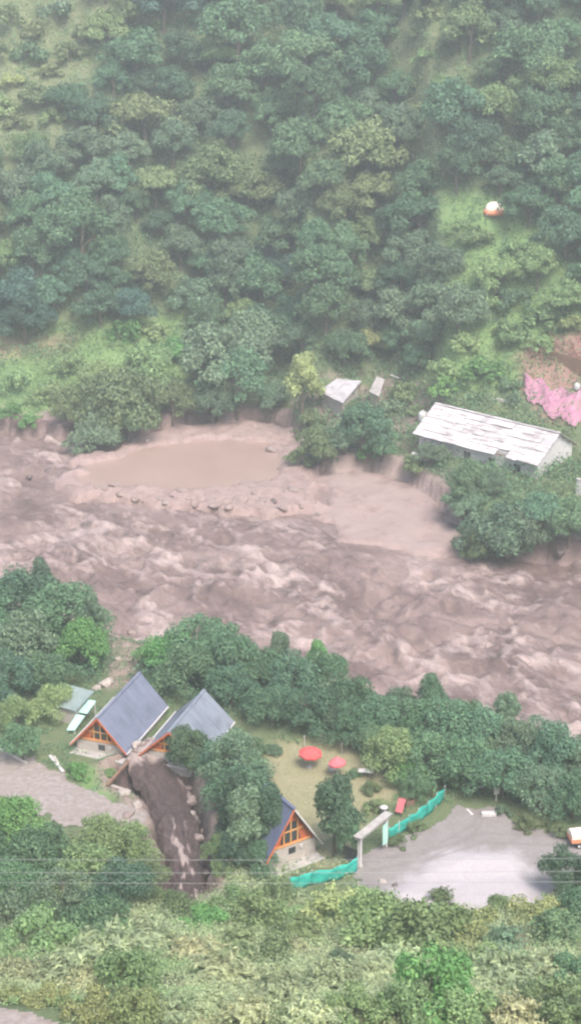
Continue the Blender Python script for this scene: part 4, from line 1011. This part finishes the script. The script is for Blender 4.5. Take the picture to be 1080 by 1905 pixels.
# pale boards and pipe lying about
def board(name, u0, v0, u1, v1, w, h, mat, label, cat, lift=0.12, group=None):
    a = hit(u0, v0); b = hit(u1, v1)
    mid = [(a[i] + b[i]) / 2 for i in range(3)]
    t = MB()
    t.bar((a[0] - mid[0], a[1] - mid[1], a[2] + lift - mid[2]), (b[0] - mid[0], b[1] - mid[1], b[2] + lift - mid[2]), w, h)
    o = t.build(name, mat, None, bev=0.02); o.location = mid
    return tag(o, label, cat, group)
board('plank', 93, 1408, 118, 1440, .35, .1, M_WHITE, 'pale plank lying beside the track below the mint awning', 'plank')
board('plank', 100, 1412, 108, 1425, .3, .08, M_GREYWOOD, 'short grey plank beside the pale plank near the track', 'plank', .2)
board('concrete_kerb', 0, 1397, 50, 1424, .3, .2, M_CONC, 'grey kerb along the upper edge of the stony track', 'kerb')
board('timber_beam', 245, 1418, 200, 1468, .28, .28, M_BROWN, 'dark timber beam sloping down beside the gully', 'beam', .35)
board('plank', 208, 1466, 242, 1478, .4, .12, M_PALEROCK, 'pale slab plank on the broken track edge', 'plank', .2)
# pale pipe arching by the left bushes
P = [hit(u, v) for u, v in ((5, 1302), (22, 1310), (38, 1325), (58, 1345))]
m0 = P[1]
o = MB().tube([(p[0] - m0[0], p[1] - m0[1], p[2] - m0[2] + .9 + .2 * i * (3 - i)) for i, p in enumerate(P)], .22, 10).build('drain_pipe', M_WHITE, None, True); o.location = m0
tag(o, 'pale thick pipe between the bushes at the left edge', 'pipe')

# ------------------------------------------------------------------ lawn furniture
def parasol(u, v, label, mat, tilt, rad=1.25, hgt=2.2):
    x, y, z = hit(u, v)
    t = thing('parasol', label, 'parasol', (x, y, z), rl.uniform(0, 1), 'red parasols on the lawn')
    t.rotation_euler = (tilt, tilt * .6, .4)
    MB().tube([(0, 0, -.1), (0, 0, hgt + .25)], .03, 8).build('pole', M_WHITE, t)
    MB().lathe([(.32, -.05), (.32, .08), (.06, .14)], 14).build('base', M_CONC, t)
    n = 8; cv = MB()
    top = (0, 0, hgt + .15)
    ring = []
    for i in range(n):
        a = 2 * math.pi * i / n; ring.append((rad * math.cos(a), rad * math.sin(a), hgt - .45))
        a2 = a + math.pi / n; ring.append((rad * .93 * math.cos(a2), rad * .93 * math.sin(a2), hgt - .40))
    ring2 = [(x_ * .55, y_ * .55, hgt - .08) for x_, y_, _ in ring]
    val = [(x_, y_, z_ - .2) for x_, y_, z_ in ring]
    m = 2 * n
    cv.add([top] + ring2 + ring + val, [(0, 1 + i, 1 + (i + 1) % m) for i in range(m)] + [(1 + i, 1 + m + i, 1 + m + (i + 1) % m, 1 + (i + 1) % m) for i in range(m)] + [(1 + m + i, 1 + 2 * m + i, 1 + 2 * m + (i + 1) % m, 1 + m + (i + 1) % m) for i in range(m)])
    c = cv.build('canopy', mat, t)
    for i in range(n):
        a = 2 * math.pi * i / n
        MB().bar((0, 0, hgt + .1), (rad * .97 * math.cos(a), rad * .97 * math.sin(a), hgt - .47), .03).build('rib', M_METAL, c)
    MB().lathe([(.05, hgt + .12), (.07, hgt + .2), (.02, hgt + .34)], 8).build('finial', mat, t)
    return t
parasol(575, 1430, 'left red parasol open on the lawn', M_RED, 0.06)
parasol(630, 1448, 'right pink-red parasol leaning on the lawn, by a white chair', M_PINKRED, -0.12, 0.95, 2.2)

def chair(u, v, rz, label):
    x, y, z = hit(u, v)
    t = thing('garden_chair', label, 'chair', (x, y, z), rz)
    MB().slab([(-.3, -.28, .44), (.3, -.28, .44), (.27, .28, .41), (-.27, .28, .41)], .05).build('seat', M_WHITE, t)
    MB().slab([(-.27, .26, .43), (.27, .26, .43), (.3, .42, .98), (-.3, .42, .98)], .04).build('backrest', M_WHITE, t)
    for a, b in ((-.26, -.24), (.26, -.24), (-.24, .26), (.24, .26)): MB().bar((a, b, .42), (a * 1.15, b * 1.15, 0), .05).build('leg', M_WHITE, t)
    for a in (-.31, .31): MB().bar((a, -.26, .66), (a, .32, .68), .06, .04).build('armrest', M_WHITE, t)
chair(618, 1440, .8, 'white garden chair in front of the right parasol')
def table(u, v, rz, label, mat, L=1.5, W=.75):
    x, y, z = hit(u, v)
    t = thing('garden_table', label, 'table', (x, y, z), rz)
    MB().box(-L / 2, L / 2, -W / 2, W / 2, .68, .74).build('tabletop', mat, t, bev=.01)
    for a in (-1, 1):
        for b in (-1, 1): MB().bar((a * (L / 2 - .1), b * (W / 2 - .08), .68), (a * (L / 2 - .06), b * (W / 2 - .05), 0), .06).build('leg', M_DARK, t)
table(680, 1446, -.15, 'white-topped low table right of the parasols', M_WHITE)
def post(u, v, h, label, mat=M_WHITE, head=None, group=None):
    x, y, z = hit(u, v)
    t = thing('marker_post', label, 'post', (x, y, z), .3, group)
    MB().tube([(0, 0, -.3), (0, 0, h)], [.07, .06], 8).build('shaft', mat, t)
    MB().lathe([(.09, h), (.09, h + .05), (.03, h + .12)], 8).build('cap', mat, t)
    if head: MB().box(-.28, .28, -.06, .06, h * .55, h * .55 + .75).build('panel', M_WHITE, t, bev=.02)
post(566, 1392, 1.3, 'pale post behind the left parasol', M_GREYWOOD, group='pale posts at the back of the lawn')
post(598, 1388, 1.5, 'pale post between the parasols at the lawn edge', M_GREYWOOD, group='pale posts at the back of the lawn')
post(635, 1405, 1.2, 'pale post just behind the right parasol', M_GREYWOOD, group='pale posts at the back of the lawn')
post(922, 1492, 1.4, 'post with white panel under the trees behind the car park', M_METAL, True)
board('stone_bench', 895, 1518, 922, 1519, .5, .35, M_WHITE, 'white slab bench at the back edge of the car park', 'bench', .2)
board('plank', 868, 1509, 878, 1518, .25, .1, M_WHITE, 'short white plank on the gravel behind the car park', 'plank', .1)
board('plank', 880, 1471, 900, 1469, .3, .12, M_WHITE, 'white plank under the trees behind the car park', 'plank', .3)

# ------------------------------------------------------------------ gate and net fences
a = hit(668, 1618); b = hit(716, 1578)
mid = ((a[0] + b[0]) / 2, (a[1] + b[1]) / 2, min(a[2], b[2]))
dx, dy = b[0] - a[0], b[1] - a[1]; hl = math.hypot(dx, dy) / 2
g = thing('gateway', 'white gateway with flat beam and mint banner at the car park entrance', 'gate', mid, math.atan2(dy, dx))
gh = 3.3
for s in (-1, 1):
    p_ = MB().box(s * hl - .17, s * hl + .17, -.17, .17, -.4, gh - .1).build('pillar', M_WHITE, g, bev=.02)
    MB().box(s * hl - .24, s * hl + .24, -.24, .24, -.3, .35).build('footing', M_CONC, p_)
MB().box(-hl - .4, hl + .4, -.3, .3, gh - .1, gh + .2).build('beam', M_CONC, g, bev=.03)
MB().slab([(-hl - .5, -.42, gh + .32), (hl + .5, -.42, gh + .32), (hl + .5, .42, gh + .29), (-hl - .5, .42, gh + .29)], .08).build('roof_slab', M_CONC, g)
MB().slab([(hl * .42, -.5, gh - .15), (hl * .42, -.54, gh - 2.3), (hl * .42 + .8, -.56, gh - 2.3), (hl * .42 + .8, -.5, gh - .15)], .03).build('banner', M_MINT, g)
lf = MB()
lf.box(-hl + .25, -hl + .31, .1, 1.9, .15, 1.6)
lf.build('gate_leaf', M_DARK, g)

def net_fence(px, h, label):
    P = [hit(u, v) for u, v in px]
    t = thing('net_fence', label, 'fence', P[0], 0, 'teal net fences')
    o = Vector(P[0])
    run = 0
    for i in range(len(P) - 1):
        A, B = Vector(P[i]) - o, Vector(P[i + 1]) - o
        L = (B - A).length; n = max(2, int(L / .35)); d = (B - A).normalized(); nn = Vector((-d.y, d.x, 0))
        vs_, fs = [], []
        for k in range(n + 1):
            q = A.lerp(B, k / n); gz_ = float(ground(q.x + o.x, q.y + o.y)) - o.z
            for j in range(5):
                sg = .10 * math.sin((run + k) * 1.3 + j * .9) * (1 if 0 < k < n else 0)
                top = h - .16 * math.sin(math.pi * ((k * .35) % 2.0) / 2.0)
                vs_.append(Vector((q.x, q.y, gz_ + .03 + top * j / 4)) + nn * sg)
        for k in range(n):
            for j in range(4): fs.append((k * 5 + j, (k + 1) * 5 + j, (k + 1) * 5 + j + 1, k * 5 + j + 1))
        net = MB().add(vs_, fs).build('net', M_TEAL, t, True)
        sm = net.modifiers.new('thickness', 'SOLIDIFY'); sm.thickness = .02
        m = max(1, round(L / 2.0))
        for k in range(m + (i == len(P) - 2)):
            q = A.lerp(B, k / m); gz_ = float(ground(q.x + o.x, q.y + o.y)) - o.z
            MB().tube([(q.x, q.y + .08, gz_ - .3), (q.x, q.y + .08, gz_ + h + .12)], .045, 6).build('post', M_METAL, t)
        run += n
    return t
net_fence([(722, 1568), (760, 1545), (795, 1520), (826, 1490)], 1.5, 'teal net fence running right from the gateway to the trees')
net_fence([(664, 1622), (630, 1640), (580, 1648), (538, 1660)], 1.5, 'teal net fence running left from the gateway below the cottage')

# water tank and red board by the gate
x, y, z = hit(713, 1518)
t = thing('water_tank', 'small grey and black drum behind the gateway', 'drum', (x, y, z))
MB().lathe([(.38, 0), (.4, .1), (.4, .8), (.36, .9)], 16).build('body', M_DARK, t, True)
MB().lathe([(.41, .9), (.41, 1.0), (.2, 1.1)], 16).build('lid', M_WHITE, t, True)
x, y, z = hit(744, 1515)
t = thing('sign_board', 'slanted red-orange board on dark legs behind the teal fence', 'board', (x, y, z), R(-25))
MB().slab([(-.35, -.5, .5), (.35, -.5, .5), (.35, .45, 1.5), (-.35, .45, 1.5)], .06).build('panel', M_PINKRED, t)
for s in (-1, 1):
    MB().bar((s * .3, -.45, .5), (s * .3, -.5, -.1), .07).build('leg', M_DARK, t); MB().bar((s * .3, .4, 1.4), (s * .3, .6, -.1), .07).build('leg', M_DARK, t)
x, y, z = hit(760, 1500)
t = thing('crate', 'dark brown open crate beside the slanted red board', 'crate', (x, y, z), R(20))
for k in range(3):
    for a0, a1 in (((-.45, -.35), (.45, -.35)), ((.45, -.35), (.45, .35)), ((.45, .35), (-.45, .35)), ((-.45, .35), (-.45, -.35))):
        MB().bar((*a0, .12 + .24 * k), (*a1, .12 + .24 * k), .04, .18).build('slat', M_BROWN, t)
MB().box(-.43, .43, -.33, .33, .0, .05).build('bottom', M_BROWN, t)

# ------------------------------------------------------------------ lorry at the right edge
x, y, z = hit(1100, 1572)
t = thing('small_truck', 'orange truck with cream load cover cut off by the right edge', 'truck', (x, y, z + .05), R(-80))
t.scale = (.85, .85, .85)
# local +y is the nose, pointing out of the picture to the right
MB().box(-.85, .85, -2.6, .55, .55, .75).build('chassis', M_DARK, t)
body = MB().box(-.88, .88, -2.7, .3, .75, 1.25).build('load_bed', M_TRUCKORANGE, t, bev=.03)
MB().prism([(-.85, 1.25), (.85, 1.25), (.8, 1.7), (.45, 1.95), (-.45, 1.95), (-.8, 1.7)], -2.65, .2).build('load_cover', M_TENTCREAM, t)
cabv = [(-.84, .35, .55), (.84, .35, .55), (.84, 1.75, .55), (-.84, 1.75, .55), (-.84, .35, 1.15), (.84, .35, 1.15), (.84, 1.75, 1.05), (-.84, 1.75, 1.05), (-.74, .42, 1.75), (.74, .42, 1.75), (.74, 1.15, 1.75), (-.74, 1.15, 1.75)]
cab = MB().add(cabv, [(0, 3, 2, 1), (0, 1, 5, 4), (1, 2, 6, 5), (2, 3, 7, 6), (3, 0, 4, 7), (4, 5, 9, 8), (5, 6, 10, 9), (6, 7, 11, 10), (7, 4, 8, 11), (8, 9, 10, 11)]).build('cab', M_TRUCKORANGE, t, bev=.04)
MB().slab([(-.68, 1.70, 1.12), (.68, 1.70, 1.12), (.64, 1.22, 1.69), (-.64, 1.22, 1.69)], -.03).build('windscreen', M_GLASS, cab)
for s in (-1, 1):
    MB().box(s * .6 - .14, s * .6 + .14, 1.75, 1.79, .72, .92).build('headlight', M_WHITE, cab)
    for yy in (1.1, -1.8):
        wv = MB(); n = 16
        for rr_, hw, nm, mt in ((.33, .1, 'tyre', M_TYRE),):
            v_ = [(s * .78 + sx * hw, yy + rr_ * math.cos(2 * math.pi * i / n), .33 + rr_ * math.sin(2 * math.pi * i / n)) for sx in (-1, 1) for i in range(n)]
            wv.add(v_, [tuple(range(n)), tuple(range(2 * n - 1, n - 1, -1))] + [(i, i + n, (i + 1) % n + n, (i + 1) % n) for i in range(n)])
        wh = wv.build('wheel', M_TYRE, t)
        rv = MB(); v_ = [(s * .9 + sx * .012, yy + .17 * math.cos(2 * math.pi * i / n), .33 + .17 * math.sin(2 * math.pi * i / n)) for sx in (-1, 1) for i in range(n)]
        rv.add(v_, [tuple(range(n)), tuple(range(2 * n - 1, n - 1, -1))] + [(i, i + n, (i + 1) % n + n, (i + 1) % n) for i in range(n)]); rv.build('rim', M_METAL, wh)

# ------------------------------------------------------------------ far bank buildings
a = hit(778, 847); b = hit(1010, 897)
ax, ay, az_ = a; ang = math.atan2(b[1] - a[1], b[0] - a[0]); BL = math.hypot(b[0] - a[0], b[1] - a[1]) * 0.95
bz = min(a[2], b[2]) - .2
t = thing('long_building', 'long white building with weathered sheet roof on the far bank', 'building', (ax, ay, bz), ang)
BW, WH, RG = 10.0, 4.2, 7.1
w = MB().box(0, BL, 0, .25, -2, WH).box(0, BL, BW - .25, BW, -2, WH).box(0, .25, .25, BW - .25, -2, WH).box(BL - .25, BL, .25, BW - .25, -2, WH)
w.add([(0, 0, WH), (0, BW, WH), (0, BW / 2, RG - .1), (.25, 0, WH), (.25, BW, WH), (.25, BW / 2, RG - .1)], [(0, 2, 1), (3, 4, 5), (0, 1, 4, 3), (1, 2, 5, 4), (2, 0, 3, 5)])
w.add([(BL - .25, 0, WH), (BL - .25, BW, WH), (BL - .25, BW / 2, RG - .1), (BL, 0, WH), (BL, BW, WH), (BL, BW / 2, RG - .1)], [(0, 2, 1), (3, 4, 5), (0, 1, 4, 3), (1, 2, 5, 4), (2, 0, 3, 5)])
wall = w.build('wall', M_WHITE, t)
for k in range(4):
    xx = 4.5 + k * (BL - 8) / 3
    wd = MB().box(xx - .6, xx + .6, -.03, 0, 1.2, 2.7).build('window', M_GLASS, t)
    MB().box(xx - .7, xx + .7, -.07, -.031, 1.08, 1.2).build('sill', M_CONC, wd)
    MB().box(xx - .04, xx + .04, -.06, -.031, 1.2, 2.7).build('mullion', M_GREYWOOD, wd)
rs = random.Random(12)
OV = .9
for side in (0, 1):
    rows_, cols = 5, 12
    for i in range(rows_):
        for j in range(cols):
            if side == 0 and (i, j) in ((4, 8),): continue
            f0, f1 = i / rows_, (i + 1) / rows_ + .03
            x0 = -.6 + (BL + 1.2) * j / cols + .015; x1 = -.6 + (BL + 1.2) * (j + 1) / cols - .015
            def rp(f, lift): 
                yy = (BW / 2) * (1 - f) - OV * 0 if False else BW / 2 - (BW / 2 + OV) * f
                return yy, RG - (RG - WH) / (BW / 2) * (BW / 2 + OV) * f + lift
            l0 = .03 + rs.uniform(0, .07); l1 = .10 + rs.uniform(0, .2)
            ya, za = rp(f0, l0); yb, zb = rp(f1, l1)
            if side: ya, yb = BW - ya, BW - yb
            tw = rs.uniform(-.05, .05)
            q = [(x0, yb, zb + tw), (x1, yb, zb - tw), (x1, ya, za), (x0, ya, za)]
            if side: q = [q[3], q[2], q[1], q[0]]
            MB().slab(q, .04).build('roof_sheet', M_ROOFGREY if rs.random() < (.28 if j > 7 and i > 1 else .03) else M_ROOFWHITE, t)
for k in range(7):
    yy = BW / 2 + (BW / 2 + .6) * (k / 3 - 1) * .98
    zz = RG - (RG - WH) / (BW / 2) * abs(yy - BW / 2) - .12
    MB().box(-.5, BL + .5, yy - .07, yy + .07, zz - .1, zz + .05).build('purlin', M_BROWN, t)
MB().bar((-.6, BW / 2, RG + .14), (BL + .6, BW / 2, RG + .14), .5, .08).build('ridge_cap', M_ROOFWHITE, t)
for xx in (1.2, 3.2): MB().box(xx, xx + 1.2, -.02 - .2, -.031, -1.6, 3.1).build('wall_panel', M_WHITE, t)

def quad_roof(name, px, z0, label, mat, cat, thick=.12, posts=True, wallmat=M_GREYWOOD, sheets=4, group=None):
    """open shed whose roof corners lie on the given pixels at the given heights above the ground"""
    C = [Vector(pix(u, v, zz) + (zz,)) for (u, v), zz in zip(px, z0)]
    cx = sum((c for c in C), Vector()) / 4
    g0 = float(ground(cx.x, cx.y))
    t = thing(name, label, cat, (cx.x, cx.y, g0), 0, group)
    o = Vector((cx.x, cx.y, g0)); C = [c - o for c in C]
    for k in range(sheets):
        f0, f1 = k / sheets + .004, (k + 1) / sheets - .004
        q = [C[0].lerp(C[1], f0), C[0].lerp(C[1], f1), C[3].lerp(C[2], f1), C[3].lerp(C[2], f0)]
        q = [p + Vector((0, 0, .06 * (k % 2))) for p in q]
        MB().slab(q, thick).build('roof_sheet', mat, t)
    ctr = sum(C, Vector()) / 4
    I = [c.lerp(ctr, .14) for c in C]
    if posts:
        for c in I: MB().box(c.x - .09, c.x + .09, c.y - .09, c.y + .09, -1.5, c.z - thick - .02).build('post', M_BROWN, t)
        ww = MB()
        for i in (0, 1, 2, 3):
            A, B = I[i], I[(i + 1) % 4]
            J = [Vector((A.x, A.y, -1.5)), Vector((B.x, B.y, -1.5)), Vector((B.x, B.y, min(A.z, B.z) - .3)), Vector((A.x, A.y, min(A.z, B.z) - .3))]
            ww = MB().slab(J, .1).build('wall_panel', wallmat, t)
    return t
gz1 = hit(632, 760)[2]
quad_roof('shed', [(592, 728), (637, 750), (672, 709), (626, 704)], [gz1 + 2.6, gz1 + 2.7, gz1 + 3.3, gz1 + 3.2], 'grey slate-roofed shed on the headland above the pool', M_ROOFGREY, 'shed')
gz2 = hit(702, 745)[2]
quad_roof('shed', [(686, 728), (704, 738), (715, 706), (700, 700)], [gz2 + 1.6, gz2 + 1.6, gz2 + 3.0, gz2 + 3.0], 'small pale lean-to right of the grey shed', M_CONC, 'shed', sheets=2)
board('plank', 742, 700 + 8, 726, 703, .5, .1, M_WHITE, 'white board lying above the small lean-to', 'plank', .3)
board('log', 828, 735, 952, 756, .5, .45, M_GREYWOOD, 'long pale log behind the white building', 'log', .4)
board('plank', 560, 826, 592, 820, .8, .25, M_GREYWOOD, 'pale plank on the headland left of the dark bush', 'plank', .4)
def barrel(u, v, s, label, lie=False):
    x, y, z = hit(u, v)
    t = thing('water_tank', label, 'tank', (x, y, z), .4, 'white tanks beside the long building')
    if lie: t.rotation_euler = (R(80), 0, .9)
    b_ = MB().lathe([(.5 * s, 0), (.62 * s, .1 * s), (.62 * s, 1.1 * s), (.5 * s, 1.3 * s), (.2 * s, 1.38 * s)], 16).build('body', M_WHITE, t, True)
    MB().lathe([(.21 * s, 1.37 * s), (.21 * s, 1.47 * s), (.18 * s, 1.5 * s)], 12).build('lid', M_WHITE, t)
    for k in range(3): MB().lathe([(.625 * s, (.3 + .3 * k) * s), (.65 * s, (.33 + .3 * k) * s), (.625 * s, (.36 + .3 * k) * s)], 16).build('band', M_METAL, b_)
barrel(786, 785, 1.25, 'round white tank at the upper left corner of the long building')
barrel(790, 826, 1.0, 'white tank low beside the left wall of the long building')
barrel(768, 848, 1.2, 'toppled white tank left of the long building', True)
# rust-roofed hut with pink tarpaulin
gz3 = hit(1050, 760)[2]
quad_roof('tarpaulin_shelter', [(1002, 705), (1110, 735), (1125, 690), (1022, 668)], [gz3 + 1.5, gz3 + 1.5, gz3 + 2.3, gz3 + 2.3], 'rust-roofed shelter at the right edge above the white building', M_RUST, 'shelter', wallmat=M_BROWN)
c0 = Vector(hit(1040, 755)); nU, nV = 46, 26; vs_ = []
for i in range(nU):
    for j in range(nV):
        f, g_ = i / (nU - 1), j / (nV - 1)
        u_ = 974 + 150 * f; v_ = np.interp(f, [0, .25, .5, 1], [706, 728, 742, 738]) + g_ * np.interp(f, [0, .25, .6, 1], [30, 44, 52, 44]) + 6 * math.sin(f * 23)
        q = hit(u_, v_)
        zz = q[2] + .25 + .75 * (1 - g_) ** 2 + .6 * abs(float(fbm(q[0] / 2.2, q[1] / 2.8, 181, 3))) + .12 * math.sin(i * 1.9 + j * .8)
        vs_.append(Vector((q[0], q[1], zz)) - c0)
fs = [(i * nV + j, (i + 1) * nV + j, (i + 1) * nV + j + 1, i * nV + j + 1) for i in range(nU - 1) for j in range(nV - 1)]
o = MB().add(vs_, fs).build('tarpaulin', M_PINK, None, True); o.location = c0
sm = o.modifiers.new('thickness', 'SOLIDIFY'); sm.thickness = .03
tag(o, 'crumpled pink tarpaulin spread on the slope below the rust-roofed shelter', 'tarpaulin')
barrel(1072, 730, .8, 'small white tank on the slope beside the pink tarpaulin')
# white post block at the right edge below the building
x, y, z = hit(1078, 925)
t = thing('wall_stub', 'white wall stub at the right edge beside the bank trees', 'wall', (x, y, z), ang)
MB().box(-.6, .6, -.2, .2, -.5, 2.6).build('wall', M_WHITE, t, bev=.03)
MB().box(-.7, .7, -.28, .28, 2.6, 2.75).build('coping', M_CONC, t)

# tent high on the hillside clearing
x, y, z = hit(918, 398)
t = thing('tent', 'small cream tent with orange skirts in the high hillside clearing', 'tent', (x, y, z + .05), R(15))
nU, nV = 16, 6; vs_ = []
for j in range(nV + 1):
    ph = j / nV * math.pi / 2
    for i in range(nU):
        th = 2 * math.pi * i / nU
        vs_.append((1.6 * math.cos(ph) ** .8 * math.cos(th), 1.3 * math.cos(ph) ** .8 * math.sin(th), .35 + 1.35 * math.sin(ph)))
fs = [(j * nU + i, j * nU + (i + 1) % nU, (j + 1) * nU + (i + 1) % nU, (j + 1) * nU + i) for j in range(nV) for i in range(nU)]
MB().add(vs_, fs).build('canopy', M_TENTCREAM, t, True)
MB().lathe([(2.0, -.4), (1.75, .36), (1.2, .5)], 16).build('skirt', M_TRUCKORANGE, t, True)
for i in range(4):
    a_ = math.pi / 4 + i * math.pi / 2
    MB().bar((1.5 * math.cos(a_), 1.3 * math.sin(a_), .5), (3.0 * math.cos(a_), 2.6 * math.sin(a_), -.3), .04).build('guy_rope', M_WHITE, t)

# ------------------------------------------------------------------ overhead wires on poles outside the view
WY = 92.0
def wire_z(v): return CAM_Z - WY * math.tan(PITCH + math.atan((v - 952.5) / F))
poles = []
for s in (-1, 1):
    x_ = s * 34.0; gz_ = float(ground(x_, WY + .35))
    t = thing('utility_pole', f"grey utility pole carrying the wires, just outside the {'left' if s < 0 else 'right'} edge", 'pole', (x_, WY + .35, gz_), 0, 'utility poles')
    hp = wire_z(1590) - gz_ + 1.2
    MB().tube([(0, 0, -1), (0, 0, hp)], [.17, .11], 10).build('shaft', M_GREYWOOD, t)
    for v_ in (1602, 1626, 1645):
        zz = wire_z(v_) - gz_
        MB().box(-.08, .08, -.36, .2, zz - .12, zz - .03).build('cross_arm', M_METAL, t)
for i, (v0, v1, nm) in enumerate(((1598, 1594, 'top'), (1622, 1618, 'middle'), (1641, 1638, 'bottom'))):
    pts_ = []
    for k in range(25):
        f = k / 24; x_ = -34 + 68 * f
        pts_.append((x_, 0, wire_z(v0 + (v1 - v0) * f - 1.5 + 6 * math.sin(math.pi * f)) - wire_z(1620)))
    o = MB().tube(pts_, .013, 5).build('overhead_wire', M_WIRE, None, True); o.location = (0, WY, wire_z(1620))
    tag(o, f"thin pale overhead wire crossing the view, {nm} of the three", 'wire', 'overhead wires')
